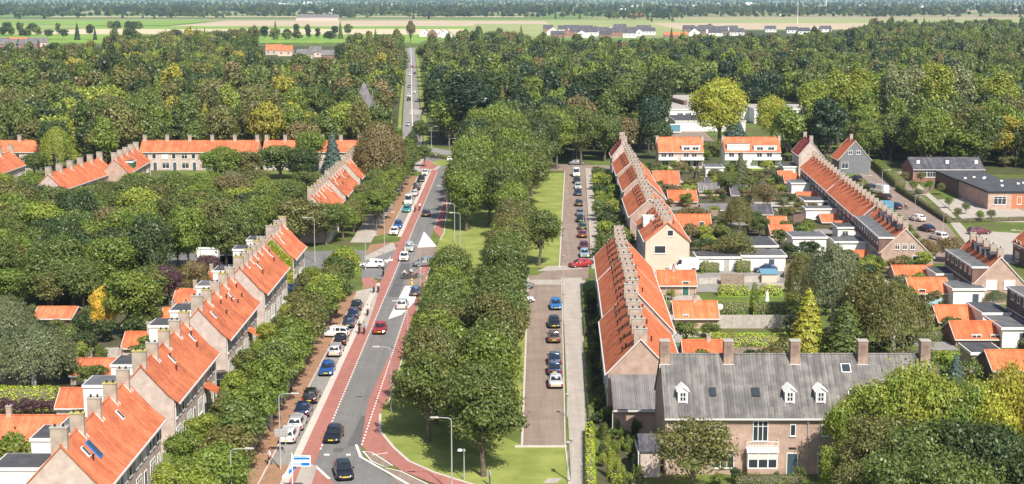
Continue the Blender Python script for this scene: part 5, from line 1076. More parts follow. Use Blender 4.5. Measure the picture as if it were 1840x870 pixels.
# tree belts on the plain
belt = []
def row(u0, u1, v, sp, s=(.8, 1.2), p=1.0, dep=1):
    x0, y0 = P(u0, v); x1, _ = P(u1, v); x = x0
    while x < x1:
        if rnd.random() < p: belt.append(pt(x, y0 + rnd.uniform(-12, 12)*dep, *s, rnd.choice(['dark','mid','deep','dark','mid'])))
        x += sp * rnd.uniform(.8, 1.25)
for a in [(478,600,78,9),(470,560,72,11),(600,640,70,8),(-10,180,72,9),(-10,60,64,9),(200,260,60,9),(30,142,34,7),(30,142,32,7),(142,262,33,11),(265,400,34,7),(270,400,32,8),(400,560,33,12),(560,640,36,7),(600,660,31,7),(660,735,32,10),(735,920,34,10),(770,880,34,8),(920,1090,34,12),(1095,1230,39,8),(1100,1220,36,8),(1230,1270,34,10),(1290,1360,33,12),(1360,1560,34,12),(1400,1440,30,10),(1560,1640,34,9),(1590,1700,31,8),(1700,1745,30,8),(1800,1840,31,8),(0,30,31,9)]: row(*a)
for v in np.arange(2, 30, 1.15):
    u = -20
    while u < 1860:
        ln = rnd.uniform(40, 220)
        if rnd.random() < .7: row(u, u + ln, v, 8 + (28-v)*.7, (.9, 1.6), .9, 3)
        u += ln + rnd.uniform(0, 60)
for v in (1.0, 2.2, 3.6): row(-20, 1860, v, 22, (1.2, 2.4), 1, 6)
stuff_mass('tree_belts', 'tree lined roads, farm groves and woods out on the hazy plain', belt, WM, None)
T(738, 78, 34, 17, 'poplar', 'brown', 'tall brownish poplar at the end of the far road')
T(1594, 98, 62, 14, 'airy', 'purple', 'bare reddish dead tree standing in the upper right wood')

# ---------------------------------------------------------------- hedges
def hedge(p0, p1, wd, h_, tint, label, size=.15, group=None, dens=46):
    a, b_ = Vector(p0), Vector(p1); L2 = (b_ - a).length; ang = math.atan2(b_.y - a.y, b_.x - a.x); mb = MB(); mb.box(.1, L2-.1, -wd/2+.1, wd/2-.1, 0, h_-.1)
    n = int(dens * (L2*wd + 2*L2*h_ + 2*wd*h_)); n = min(n, 16000); ar = np.array([L2*wd, L2*h_, L2*h_, wd*h_, wd*h_]); ch_ = NR.choice(5, n, p=ar/ar.sum()); u, v = NR.uniform(size=n), NR.uniform(size=n)
    P_ = np.zeros((n, 3)); N_ = np.zeros((n, 3))
    for k, (f, nn) in enumerate([(lambda u, v: (u*L2, (v-.5)*wd, h_+0*u), (0,0,1)), (lambda u, v: (u*L2, -wd/2+0*u, v*h_), (0,-1,.2)), (lambda u, v: (u*L2, wd/2+0*u, v*h_), (0,1,.2)), (lambda u, v: (0*u, (u-.5)*wd, v*h_), (-1,0,.2)), (lambda u, v: (L2+0*u, (u-.5)*wd, v*h_), (1,0,.2))]):
        s = ch_ == k; P_[s] = np.stack(f(u[s], v[s]), 1); N_[s] = nn
    P_ += NR.normal(size=(n, 3))*.05 + (np.sin(P_[:, :1]*1.3)*.05)*np.array([[0, 0, 1]]); N_ = N_ + NR.normal(size=(n, 3))*.28
    me = quad_mesh('hedge', leaf_quads(P_, N_, size, .9), ['hedge', 'bark'], mb); o = obj('hedge', me, None, (a.x, a.y, 0), ang); q = TINT[tint]; o.color = (*q, 1); return tag(o, label, 'hedge', group)
def HP(u0, v0, u1, v1, wd, h_, tint, label, **k): return hedge(P(u0, v0), P(u1, v1), wd, h_, tint, label, **k)
HP(1061, 885, 1059, 780, .8, 1.3, 'bhedge', 'tall narrow light green hedge beside the footway at the bottom')
HP(1092, 822, 1106, 822, 1.2, 1.0, 'hedge', 'short clipped hedge block in the corner garden'); HP(1098, 868, 1140, 868, .9, .8, 'bhedge', 'low hedge at the bottom of the corner garden')
HP(1108, 768, 1180, 768, 1.3, 1.7, 'fresh', 'leafy green hedge below the grey lean to roof')
HP(1320, 872, 1440, 872, 1.2, 1.0, 'mid', 'dark hedge before the bay window')
HP(-20, 735, 104, 735, 2.2, 2.4, 'bhedge', 'bright lime hedge below the willow on the left'); HP(1272, 628, 1415, 628, 3.0, 1.9, 'bhedge', 'bright green wide hedge with flat top behind the plank fence')
HP(1290, 531, 1345, 531, 1.0, 1.6, 'bhedge', 'thin bright hedge left of the clipped columnar conifer'); HP(1365, 531, 1405, 531, 1.0, 1.6, 'bhedge', 'thin bright hedge right of the clipped columnar conifer'); HP(1290, 566, 1342, 566, 1.4, 1.9, 'hedge', 'clipped hedge behind the satellite dish'); HP(1352, 566, 1420, 566, 1.4, 1.9, 'hedge', 'clipped hedge right of the gap behind the satellite dish')
HP(1258, 489, 1292, 489, 1.5, 1.6, 'hedge', 'hedge before the white garages, left piece'); HP(1322, 489, 1348, 489, 1.5, 1.9, 'hedge', 'hedge before the white garages, right piece')
HP(1573, 300, 1618, 338, 2.4, 2.0, 'fresh', 'high wide hedge along the upper end of the brick street'); HP(1612, 342, 1706, 402, 1.0, 1.3, 'mid', 'long low hedge between the brick street and the school yard'); HP(1704, 400, 1850, 396, 1.6, .7, 'olive', 'low planting along the school forecourt')
HP(1235, 425, 1340, 425, 1.6, 1.6, 'fresh', 'green hedge behind the garages'); HP(1255, 312, 1300, 312, 1.0, 1.2, 'lime', 'light hedge between the semi detached pairs')
for i, (a, b_) in enumerate([((-37, 447), (-26, 437)), ((-26, 437), (-16, 424)), ((-16, 424), (-9, 410))]): hedge((a[0], a[1]+6), (b_[0], b_[1]+6), 1.4, 1.1, 'hedge', 'clipped hedge curving round the roundabout, %s piece from the left' % nth(i))
hedge((-40, 452), (-34.5, 470), 1.2, 1.0, 'bhedge', 'light hedge beside the mouth of the far road')
for i, (y0, y1) in enumerate([(150, 158), (161, 171), (174, 186), (189, 200), (204, 216), (219, 236)]):
    hedge((7.9 + (y0-142)*.036, y0), (7.9 + (y1-142)*.036, y1), .6, .9, 'hedge' if i % 2 else 'fresh', '%s garden hedge from the near end along the right footway' % nth(i))
for i, (y0, y1) in enumerate([(124, 140), (152, 168), (181, 196), (210, 226)]): hedge((-31, y0), (-31, y1), .7, 1.0, 'fresh' if i % 2 else 'hedge', '%s front garden hedge from the near end of the left terraces' % nth(i))
HP(1300, 660, 1330, 660, .8, .9, 'mid', 'low dark hedge strip'); HP(1645, 612, 1690, 612, 1.6, 1.4, 'mid', 'dark hedge left of the lower orange sheds'); HP(1610, 465, 1668, 465, 1.0, 1.0, 'lime', 'low light hedge at the foot of the brick gable')
HP(1652, 690, 1684, 690, 2.4, 2.6, 'mid', 'tall block hedge right of the last chimney')
# ---------------------------------------------------------------- fences, walls
def fence(u0, v0, u1, v1, h_, m_, label, cat='fence', th=.12):
    a, b_ = Vector(P(u0, v0)), Vector(P(u1, v1)); L2 = (b_ - a).length; mb = MB(); n = max(1, int(L2/1.8))
    t = thing(cat.split()[-1] if cat != 'fence' else 'fence', label, cat, (a.x, a.y, 0), math.atan2(b_.y-a.y, b_.x-a.x)); mb.box(0, L2, -th/2, th/2, 0, h_); mb.build('panel', m_, t)
    for i in range(n+1):
        q = MB(); x = L2*i/n; q.box(x-.06, x+.06, -th/2-.04, th/2+.04, 0, h_+.12); q.build('post', m_, t)
fence(1316, 652, 1432, 652, 2.0, 'wood', 'weathered plank fence directly behind the grey roof ridge'); fence(1290, 590, 1422, 590, 1.9, 'conc', 'pale garden wall in tree shade behind the lawn', 'garden wall')
fence(140, 655, 220, 650, 1.9, 'conc', 'pale garden wall behind the left outbuildings', 'garden wall'); fence(130, 676, 200, 676, 1.0, 'wood', 'grey low fence beside the small lawn on the left')
fence(1296, 512, 1336, 512, 1.8, 'wood', 'brown fence panel in the garden below the garages'); fence(1662, 572, 1690, 560, 2.0, mat('pale_blue_wood', (.35,.5,.55), .7), 'pale blue garden screen left of the orange sheds')
fence(1255, 511, 1400, 505, 1.0, 'conc', 'low pale wall along the parking court', 'garden wall'); fence(1660, 352, 1690, 330, 1.4, 'wood', 'play yard fence of rough posts')
for i, (u0, v0, u1, v1) in enumerate([(1250,330,1256,300),(1300,345,1330,345),(1345,330,1352,360),(1385,360,1420,358),(1255,392,1290,392),(1380,400,1384,425),(1425,400,1445,398),(1210,440,1240,440),(1300,420,1345,421),(1520,490,1560,492),(1430,480,1410,500),(1640,585,1680,585)]): fence(u0, v0, u1, v1, 1.7, 'wood' if i % 3 else 'brown', '%s wooden garden fence, counted from the upper left of the middle gardens' % nth(i))
HP(1604, 283, 1790, 285, 3.0, 2.6, 'mid', 'dense hedge like undergrowth behind the school hall')
fence(1230, 560, 1200, 590, 1.6, 'white', 'white garden screen beside the shed with satellite dish')
# ================================================================ vehicles
def raw2(mb, n, ms, smooth=False):
    o = mb.build(n, ms, smooth=smooth); me = o.data; bpy.data.objects.remove(o); return me
def ring(x, w_, zb, zs, crown=.05):
    pts = [(w_*.80, zb), (w_*.97, zb+.10), (w_, zb+(zs-zb)*.45), (w_*.985, zs-.16), (w_*.93, zs-.03), (w_*.72, zs+crown*.6), (0, zs+crown)]
    return [(x, y, z) for y, z in pts] + [(x, -y, z) for y, z in pts[-2::-1]]
CARS = {}
def car_meshes(kind):
    if kind in CARS: return CARS[kind]
    S = dict(hatch=(3.95,.86,1.46,.92,[-.98,-.62,.28,1.02]), estate=(4.5,.88,1.47,.93,[-1.0,-.85,.28,1.05]), sedan=(4.45,.88,1.43,.92,[-.80,-.42,.25,.98]), suv=(4.35,.91,1.66,1.02,[-.98,-.85,.30,.98]), mpv=(4.3,.88,1.66,1.0,[-.99,-.86,.42,1.20]), van=(5.2,.98,2.25,1.15,[-1.0,-.98,.52,1.18]))[kind]
    Ln, hw, ht, belt, gx = S; h = Ln/2; sc = h/2.0
    xs = [-h, -h+.12, -h*.8, -h*.35, 0, h*.4, h*.62, h*.86, h-.1, h]; rear = belt - (.0 if kind != 'sedan' else .06)
    hood = belt - .10 if kind != 'van' else belt
    zs = [rear-.22, rear-.06, rear, belt, belt, belt, hood-.02, hood-.12, hood-.26, hood-.40]; ws = [.86,.95,.99,1,1,1,.99,.97,.90,.78]; zb = [.38,.30,.22,.2,.2,.2,.2,.22,.26,.34]
    b_ = MB(); b_.loft([ring(x, hw*a, c_, z) for x, a, c_, z in zip(xs, ws, zb, zs)])
    # cabin: painted pillars and roof, glass set into it
    x0, x1, x2, x3 = [g*(1 if i else 1) * (h if i < 2 else sc) for i, g in enumerate(gx)]; x0 = gx[0]*h; x1 = gx[1]*h + .02; x2 = gx[2]*sc; x3 = gx[3]*sc
    wb, wt = hw*.93, hw*.72 if kind != 'van' else hw*.86; zt = ht; z0 = belt - .02
    def cab(x, w_, z): return [(x, w_, z), (x, -w_, z)]
    base = [(x0+.03, wb*.93, z0), (x1*.6, wb, z0), (x2*.6, wb, z0), (x3, wb*.88, z0-.03), (x3+.1*sc, 0, z0-.03), (x3, -wb*.88, z0-.03), (x2*.6, -wb, z0), (x1*.6, -wb, z0), (x0+.03, -wb*.93, z0), (x0-.0, 0, z0)]
    top = [(x1+.05, wt*.9, zt-.08), (x1*.6, wt, zt-.03), (x2*.5, wt, zt-.03), (x2, wt*.9, zt-.09), (x2+.05, 0, zt-.05), (x2, -wt*.9, zt-.09), (x2*.5, -wt, zt-.03), (x1*.6, -wt, zt-.03), (x1+.05, -wt*.9, zt-.08), (x1, 0, zt-.04)]
    mid = [(x*.985, y*.86, z+.05) for x, y, z in top]
    b_.loft([base, top, mid])
    def inter(p, q, t_): return tuple(a + (c_-a)*t_ for a, c_ in zip(p, q))
    def panel(ps, off, name, m_):
        c_ = Vector((0,0,0)); ps = [Vector(p) for p in ps]; n_ = (ps[1]-ps[0]).cross(ps[2]-ps[0]).normalized(); ce = sum(ps, Vector())/len(ps)
        if n_.dot(ce - Vector((0,0,ce.z))) < 0 and abs(n_.z) < .95: n_ = -n_
        g = MB(); g.hull([p + n_*(off-.02) for p in ps], [p + n_*off for p in ps]); return raw2(g, name, m_)
    parts = []
    def quadp(bl, br, tr, tl, i0=.05, i1=.95, j0=.12, j1=.9):
        f = lambda s, t_: inter(inter(bl, br, s), inter(tl, tr, s), t_); return [f(i0, j0), f(i1, j0), f(i1, j1), f(i0, j1)]
    ws_ = quadp(base[3], base[5], top[5], top[3], .04, .96, .1, .93); ws_ = [ws_[0], (base[4][0]*.9+base[3][0]*.1, 0, ws_[0][2]), ws_[1], ws_[2], (top[4][0], 0, ws_[2][2]+.02), ws_[3]]
    g = MB(); ce = [(p[0]+.03, p[1], p[2]+.015) for p in ws_]; g.hull([(p[0]-.03, p[1], p[2]-.02) for p in ce], ce); parts.append(('windscreen', raw2(g, 'windscreen', 'carglass'), (0,0,0), []))
    if kind != 'van':
        rw = quadp(base[0], base[8], top[8], top[0], .08, .92, .18, .88); g = MB(); ce = [(p[0]-.045, p[1], p[2]+.015) for p in rw]; g.hull([(p[0]+.05, p[1], p[2]-.02) for p in ce], ce); parts.append(('rear_window', raw2(g, 'rear_window', 'carglass'), (0,0,0), []))
    for s in (1, -1):
        B = [(p[0], p[1]*s, p[2]) for p in base[:4]]; T_ = [(p[0], p[1]*s, p[2]) for p in top[:4]]
        segs = [(B[2], B[3], T_[3], T_[2])] if kind == 'van' else [(B[1], inter(B[1], B[2], .48), inter(T_[1], T_[2], .48), T_[1]), (inter(B[1], B[2], .52), B[3], T_[3], inter(T_[1], T_[2], .52))] + ([(B[0], B[1], T_[1], T_[0])] if kind in ('estate','suv','mpv') else [])
        for sg in segs:
            q = quadp(*sg, .06, .92, .14, .86); g = MB(); g.hull([(p[0], p[1]-s*.02, p[2]) for p in q], [(p[0], p[1]+s*.018, p[2]+.005) for p in q]); parts.append(('side_window', raw2(g, 'side_window', 'carglass'), (0,0,0), []))
    wr = .32 if kind not in ('suv','van') else .36
    ty = MB(); ty.tube([(0,-.11,0),(0,-.09,0),(0,.09,0),(0,.11,0)], [wr*.88, wr, wr, wr*.88], 0, 16); ri = MB(); ri.tube([(0,-.118,0),(0,.118,0)], wr*.62, 0, 10)
    tm, rm = raw2(ty, 'wheel', 'rubber'), raw2(ri, 'rim', 'alloy')
    for x in (-h*.62, h*.64):
        for s in (1, -1): parts.append(('wheel', tm, (x, s*(hw-.10), wr), [('rim', rm)]))
    for s in (1, -1):
        g = MB(); g.hull([(h-.32, s*hw*.93, hood-.30), (h-.02, s*hw*.60, hood-.36), (h-.02, s*hw*.58, hood-.50), (h-.22, s*hw*.93, hood-.46)], [(h-.36, s*hw*.86, hood-.18), (h-.08, s*hw*.55, hood-.26), (h-.05, s*hw*.55, hood-.48), (h-.25, s*hw*.8, hood-.45)]); parts.append(('headlight', raw2(g, 'headlight', 'lampg'), (0,0,0), []))
        g = MB(); g.box(-h-.015, -h+.14, s*hw*.80-.10, s*hw*.80+.09, rear-.42, rear-.12); parts.append(('tail_light', raw2(g, 'tail_light', 'tail'), (0,0,0), []))
        g = MB(); g.box(x2+.28*sc, x2+.42*sc, s*(hw+.02)-.06, s*(hw+.12), belt-.02, belt+.13); parts.append(('mirror', raw2(g, 'mirror', 'plast'), (0,0,0), []))
    g = MB(); g.box(h-.06, h+.015, -.26, .26, .42, .53); parts.append(('number_plate', raw2(g, 'number_plate', 'plate'), (0,0,0), []))
    g = MB(); g.box(-h-.02, -h+.05, -.26, .26, .50, .61); parts.append(('number_plate', raw2(g, 'number_plate', 'plate'), (0,0,0), []))
    g = MB(); g.box(h-.12, h+.005, -hw*.5, hw*.5, .54, .66); g.box(h-.1, h+.008, -hw*.55, hw*.55, .27, .38); parts.append(('grille', raw2(g, 'grille', 'plast'), (0,0,0), []))
    CARS[kind] = (raw2(b_, 'body', 'paint'), parts, Ln); return CARS[kind]
CARC = dict(black=(.012,.013,.017), navy=(.012,.03,.085), blue=(.02,.09,.30), bright_blue=(.03,.16,.45), silver=(.50,.51,.52), grey=(.19,.20,.21), white=(.78,.78,.77), red=(.36,.02,.02), maroon=(.14,.025,.035), green=(.02,.07,.05), teal=(.04,.28,.33), lblue=(.30,.42,.50), dark=(.03,.032,.038), brown=(.12,.07,.06))
def car(x, y, rz, kind, colr, label, group=None, z=.04):
    bm_, parts, Ln = car_meshes(kind); t = thing('parked_car' if group and 'parked' in group else 'car' if kind != 'van' else 'van', label, 'van' if kind == 'van' else 'car', (x, y, z), rz, group)
    b_ = obj('body', bm_, t); b_.color = (*CARC[colr], 1)
    for n, me, lc, subs in parts:
        o = obj(n, me, t, lc)
        for sn, sm in subs: obj(sn, sm, o)
    return t
DN, UP = R(-90), R(90)     # facing the camera / facing away
def carp(u, v, kind, colr, facing, label, group=None, dy=None, dr=0, z=.04):
    x, y = P(u, v); Ln = car_meshes(kind)[2]; rz = facing + R(dr)
    return car(x, y + Ln/2*abs(math.sin(rz)) + .9*abs(math.cos(rz)), rz, kind, colr, label, group, z)
for a in [(613,868,'hatch','black',DN,'black hatchback nearest the camera on the main road, yellow plate in front',None,None,12), (596,800,'hatch','black',DN,'black hatchback on the main road, second car from the bottom',None,None,-3),
          (681,603,'hatch','red',DN,'red hatchback on the main road below the white painted island'), (721,559,'estate','silver',UP,'silver car passing left of the lower island edge'), (746,535,'estate','navy',UP,'dark blue estate car right of the lower traffic island'),
          (764,481,'mpv','grey',R(190),'grey people carrier turning right of the side street mouth',None), (725,471,'hatch','white',DN,'white hatchback left of the upper traffic island'), (734,454,'estate','silver',DN,'silver car just behind the white hatchback on the main road'),
          (765,391,'hatch','dark',UP,'dark car alone on the main road beyond the upper island'), (667,483,'estate','white',R(180),'white car waiting in the side street mouth on the left'), (817,291,'estate','white',R(0),'white car driving on the roundabout')]: carp(*a)
PL = 'cars parked along the left kerb of the main road'
for a in [(515,801,'estate','white',UP,'white fronted car behind the grey sign, first of the parked row'), (529,778,'estate','silver',UP,'silver parked car, second of the left row'), (541,753,'hatch','navy',UP,'dark parked car just behind the silver one'), (555,729,'estate','black',UP,'black parked car below the blue one, beside a tree shadow'),
          (585,678,'hatch','blue',DN,'bright blue parked car standing alone in the left row'), (600,644,'estate','silver',UP,'silver parked car above the blue one'), (610,624,'hatch','black',UP,'black parked car above the silver one in the left row'), (597,609,'estate','white',R(170),'white car half hidden by street trees behind the left row'),
          (625,592,'estate','navy',UP,'dark blue parked car, lowest of three by the crossing'), (633,576,'hatch','navy',UP,'dark blue parked car, middle of three by the crossing'), (639,561,'hatch','black',UP,'black parked car, uppermost of three by the crossing'),
          (707,424,'hatch','white',DN,'white parked car at the head of the row beyond the side street'), (714,412,'hatch','blue',DN,'blue parked car behind the white one beyond the side street'), (730,383,'hatch','teal',DN,'teal parked car in front of the white van'), (733,370,'van','white',DN,'white parked van among the cars beyond the side street'),
          (744,354,'sedan','silver',UP,'silver and dark parked car above the white van'), (748,343,'suv','dark',UP,'dark parked car above the white van'), (756,328,'hatch','black',DN,'black parked car second from the top of the left row'), (763,316,'hatch','white',DN,'white parked car topmost of the left row')]:
    carp(*a, group=PL)
for a in [(398,698,'suv','black',R(20),'black car in the passage past the second left terrace'), (470,612,'hatch','maroon',R(20),'dark car in the passage past the third left terrace'), (529,528,'hatch','navy',R(5),'dark blue car beside the ivy covered gable')]: carp(*a)
PR = 'cars parked along the clinker street'
for i, (u, v, k_, c_, f_, l_) in enumerate([(999,701,'sedan','silver',UP,'silver saloon, nearest parked car of the clinker street'), (997,677,'hatch','navy',UP,'dark blue car directly behind the silver saloon'), (997,659,'hatch','navy',UP,'dark blue car, third from the near end of the clinker street row'), (996,619,'hatch','brown',UP,'dark brown hatchback, alone in the clinker street row'),
          (996,592,'hatch','black',DN,'black car with pale windscreen glare below the bright blue one'), (999,559,'hatch','bright_blue',DN,'bright blue car, last before the cross path on the clinker street'), (1043,483,'hatch','red',R(200),'bright red car just beyond the cross path'), (1051,465,'hatch','lblue',DN,'pale blue car beyond the red one'),
          (1050,451,'hatch','maroon',DN,'dark red car hidden behind the pale blue one'), (1047,429,'hatch','maroon',UP,'dark red hatchback with pale roof edge by the standing person'), (1047,415,'hatch','green',UP,'dark green car beside the footway'), (1044,401,'hatch','black',DN,'black car under the pale grey one'),
          (1043,390,'hatch','grey',DN,'grey car above the black one'), (1041,372,'sedan','dark',UP,'dark saloon with space on both sides'), (1039,353,'hatch','navy',DN,'navy car lowest of the upper group'), (1039,341,'hatch','silver',DN,'silver car in the upper group of the clinker street'),
          (1037,331,'estate','dark',DN,'dark estate above the silver car'), (1036,319,'van','white',DN,'white van at the upper end of the clinker street')]): carp(u, v, k_, c_, f_, l_, PR)
carp(1037,297,'sedan','grey',R(0),'grey car standing across the top end of the clinker street')
carp(938,545,'hatch','white',R(0),'white car half under the avenue trees, lower one'); carp(937,520,'hatch','grey',R(0),'grey car half under the avenue trees, upper one')
carp(1229,489,'van','white',R(180),'white delivery van seen side on before the cream gable', z=.05); carp(1378,492,'hatch','navy',R(170),'dark blue car beside the white garages')
for a in [(1669,419,'hatch','navy',R(115),'dark blue car parked on the brick street near the brick gable'), (1692,435,'mpv','white',R(110),'white people carrier at the lower end of the brick street'), (1653,400,'hatch','white',R(115),'pale car behind a shrub on the brick street'), (1611,378,'hatch','navy',R(115),'dark blue hatchback beside a cyclist on the brick street'),
          (1591,361,'estate','dark',R(115),'dark car in front of the white van on the brick street'), (1585,351,'van','white',R(115),'white van parked on the brick street'), (1565,343,'hatch','green',R(115),'green car behind the white van on the brick street'), (1541,327,'hatch','dark',R(115),'dark car at the far end of the brick street'), (1763,423,'estate','maroon',R(10),'dark red car on the parking place at the right')]: carp(*a)
for i, (u, v, c_, f_, l_) in enumerate([(732,227,'silver',DN,'silver car nearest on the far road'), (734,182,'dark',DN,'dark car in the middle of the far road, nearer of two'), (734,175,'white',DN,'white car behind the dark one on the far road'), (735,158,'grey',DN,'grey car halfway up the far road'), (735,136,'white',DN,'white car high up the far road'), (740,122,'red',UP,'reddish car farthest on the far road'), (745,134,'dark',DN,'dark car parked at the right edge of the far road'), (744,168,'white',DN,'white car parked at the shaded edge of the far road')]): carp(u, v, 'sedan' if i % 2 else 'hatch', c_, f_, l_)

# ================================================================ street lamps, signs
LP = {}
def lamp(u, v, h_, side, label, group='tall street lamps', x=None, y=None):
    """side: +1 arm to the right of the picture, -1 to the left, 0 post top"""
    if x is None: x, y = P(u, v)
    key = (round(h_, 1), side != 0)
    if key not in LP:
        p = MB(); a_ = MB(); hd = MB(); rz_ = .075 if h_ > 5.5 else .05
        if side:
            p.tube([(0,0,0),(0,0,1.0),(0,0,1.02),(0,0,h_-.35)], [rz_*1.35, rz_*1.3, rz_, rz_*.62], 0, 8); a_.tube([(0,0,h_-.35),(.06,0,h_-.12),(.28,0,h_),(1.3,0,h_+.06)], [rz_*.62, .045, .04, .035], 0, 6)
            hd.hull([(1.2,-.13,h_+.0),(2.0,-.10,h_+.03),(2.0,.10,h_+.03),(1.2,.13,h_+.0)], [(1.25,-.09,h_+.16),(1.95,-.06,h_+.13),(1.95,.06,h_+.13),(1.25,.09,h_+.16)])
        else:
            p.tube([(0,0,0),(0,0,.8),(0,0,.82),(0,0,h_-.25)], [rz_*1.5, rz_*1.5, rz_, rz_*.7], 0, 8); a_.tube([(0,0,h_-.25),(0,0,h_-.18)], [.12,.05], 0, 8); hd.tube([(0,0,h_-.18),(0,0,h_+.05),(0,0,h_+.14)], [.13,.24,.06], 0, 10)
        LP[key] = (raw2(p, 'pole', 'steel'), raw2(a_, 'arm' if side else 'collar', 'steel'), raw2(hd, 'lamp_head', 'conc'))
    a, b_, c_ = LP[key]; t = thing('street_lamp', label, 'street lamp', (x, y, 0), 0 if side >= 0 else R(180), group)
    obj('pole', a, t); obj('arm' if side else 'collar', b_, t); obj('lamp_head', c_, t); return t
for a in [(419,974,8.2,1,'street lamp over the trees at the bottom left, pole base out of view'), (504,843,7.6,1,'street lamp left of the nearest cars, its pole passing the grey sign'), (703,740,7.4,-1,'street lamp with long shadow right of the main road, below the red car'), (812,885,7.2,-1,'street lamp in front of the bottom avenue tree'),
          (733,643,7.4,-1,'street lamp at the right lane edge beside the silver car'), (755,527,7.6,-1,'street lamp beside the dark estate at the lower island'), (566,471,7.8,-1,'street lamp at the left terrace end by the side street'), (691,457,7.6,1,'street lamp on the brown planting bed by the side street'), (657,486,6,1,'low street lamp at the side street corner'),
          (817,434,7.2,-1,'left of two lamps on the grass by the upper island'), (827,456,7.4,-1,'right of two lamps on the grass by the upper island'), (803,400,7.6,-1,'street lamp right of the road, second below the roundabout'), (812,372,7.8,-1,'street lamp right of the road, nearest below the roundabout'), (775,266,6.6,1,'lamp at the left side of the roundabout'), (808,296,7.2,1,'lamp before the white roundabout car'), (826,304,7.2,-1,'lamp right of the white roundabout car'),
          (716,262,6,1,'lamp among trees left of the far road mouth'), (361,470,5.5,-1,'slim lamp in front of the park trees on the left'), (1549,365,6.2,1,'street lamp at the upper end of the brick street'), (1584,352,6.0,1,'street lamp over the parked cars of the brick street'), (1643,398,5.5,1,'street lamp at the middle of the brick street'), (1694,432,5.5,1,'street lamp near the white people carrier'), (1834,470,5.5,-1,'street lamp by the dark brick house at the right edge')]: lamp(*a)
for a in [(1026,868,4.3,0,'low post top lamp at the bottom end of the footway'), (1020,862,3.7,0,'second low lamp beside the bottom end of the footway'), (1019,750,2.6,0,'low lamp at the kerb above the silver saloon'), (1012,580,4.2,0,'low lamp beside the parked cars of the clinker street'), (1012,510,4.6,0,'low lamp by the cross path on the clinker street'), (1048,405,4.2,0,'low lamp in the upper clinker street'), (1030,292,5,1,'lamp at the top end of the clinker street'), (1197,540,5,0,'low lamp behind the van'), (145,285,5,1,'lamp behind the stepped terrace on the left')]: lamp(*a, group='low lamps')
# square headed low lamp
x, y = P(834, 862); t = thing('street_lamp', 'short lamp with a square white head near the bottom avenue tree', 'street lamp', (x, y, 0)); m_ = MB(); m_.tube([(0,0,0),(0,0,2.9)], [.06,.045], 0, 8); m_.build('pole', 'steel', t); m_ = MB(); m_.box(-.62,.12,-.2,.2,2.88,3.04, taper=.03); m_.build('lamp_head', 'woodw', t)
# direction sign
x, y = P(526, 888); t = thing('direction_sign', 'white and blue direction sign on a white post at the bottom crossing', 'road sign', (x, y, 0)); m_ = MB(); m_.tube([(0,0,0),(0,0,4.0)], .06, 0, 8); m_.build('post', 'woodw', t)
m_ = MB(); m_.box(.12,1.75,-.05,0,2.7,3.75); pn = m_.build('panel', 'woodw', t)
m_ = MB(); m_.box(.16,1.66,-.056,-.05,3.36,3.56); m_.build('blue_band', 'blue', pn); m_ = MB(); m_.hull([(.85,-.056,2.78),(1.58,-.056,2.78),(1.70,-.056,2.92),(1.58,-.056,3.06),(.85,-.056,3.06)], [(.85,-.05,2.78),(1.58,-.05,2.78),(1.70,-.05,2.92),(1.58,-.05,3.06),(.85,-.05,3.06)]); m_.build('blue_arrow', 'blue', pn)
m_ = MB()
for z in (3.62, 3.22, 2.98, 2.86): m_.box(.2, .2 + (1.2 if z > 3.5 else .6), -.056, -.05, z, z+.05)
m_.build('lettering', 'blue', pn)
m_ = MB(); m_.hull([(-.85,-.5,1.55),(.35,.25,2.45),(.35,.25,2.85),(-.85,-.5,1.95)], [(-.85,-.44,1.55),(.35,.31,2.45),(.35,.31,2.85),(-.85,-.44,1.95)]); m_.build('side_panel', 'woodw', t); m_ = MB(); m_.hull([(-.3,-.2,2.0),(.33,.2,2.47),(.33,.2,2.80),(-.3,-.2,2.33)], [(-.3,-.23,2.0),(.33,.17,2.47),(.33,.17,2.80),(-.3,-.23,2.33)]); m_.build('blue_arrow', 'blue', t)
x, y = P(512, 815); t = thing('road_sign', 'grey back of a wide road sign on two posts by the parked cars', 'road sign', (x, y, 0)); m_ = MB(); m_.tube([(-.45,0,0),(-.45,0,2.6)], .04, 0, 6); m_.build('post', 'steel', t); m_ = MB(); m_.tube([(.1,0,0),(.1,0,2.6)], .04, 0, 6); m_.build('post', 'steel', t)
m_ = MB(); m_.box(-1.0,.35,.04,.08,1.75,2.6); p_ = m_.build('panel', 'steel', t)
for z in (1.95, 2.15, 2.35): m_ = MB(); m_.box(-1.0,.35,.0,.04,z,z+.05); m_.build('rail', 'steel', p_)
x, y = P(740, 513); t = thing('bollard', 'yellow bollard on the island where the cyclists cross', 'bollard', (x, y, .1)); m_ = MB(); m_.tube([(0,0,0),(0,0,.9),(0,0,1.0)], [.14,.13,.08], 0, 10); m_.build('post', 'plate', t); m_ = MB(); m_.tube([(0,0,.6),(0,0,.75)], .142, 0, 10); m_.build('band', 'blue', t)
x, y = P(374, 463); t = thing('utility_box', 'white long box on the grass between the park trees', 'box', (x, y, 0)); m_ = MB(); m_.box(-2,1.8,0,1.5,0,1.5); m_.build('body', 'white', t); m_ = MB(); m_.box(-2.1,1.9,-.1,1.6,1.5,1.62); m_.build('lid', 'woodw', t)
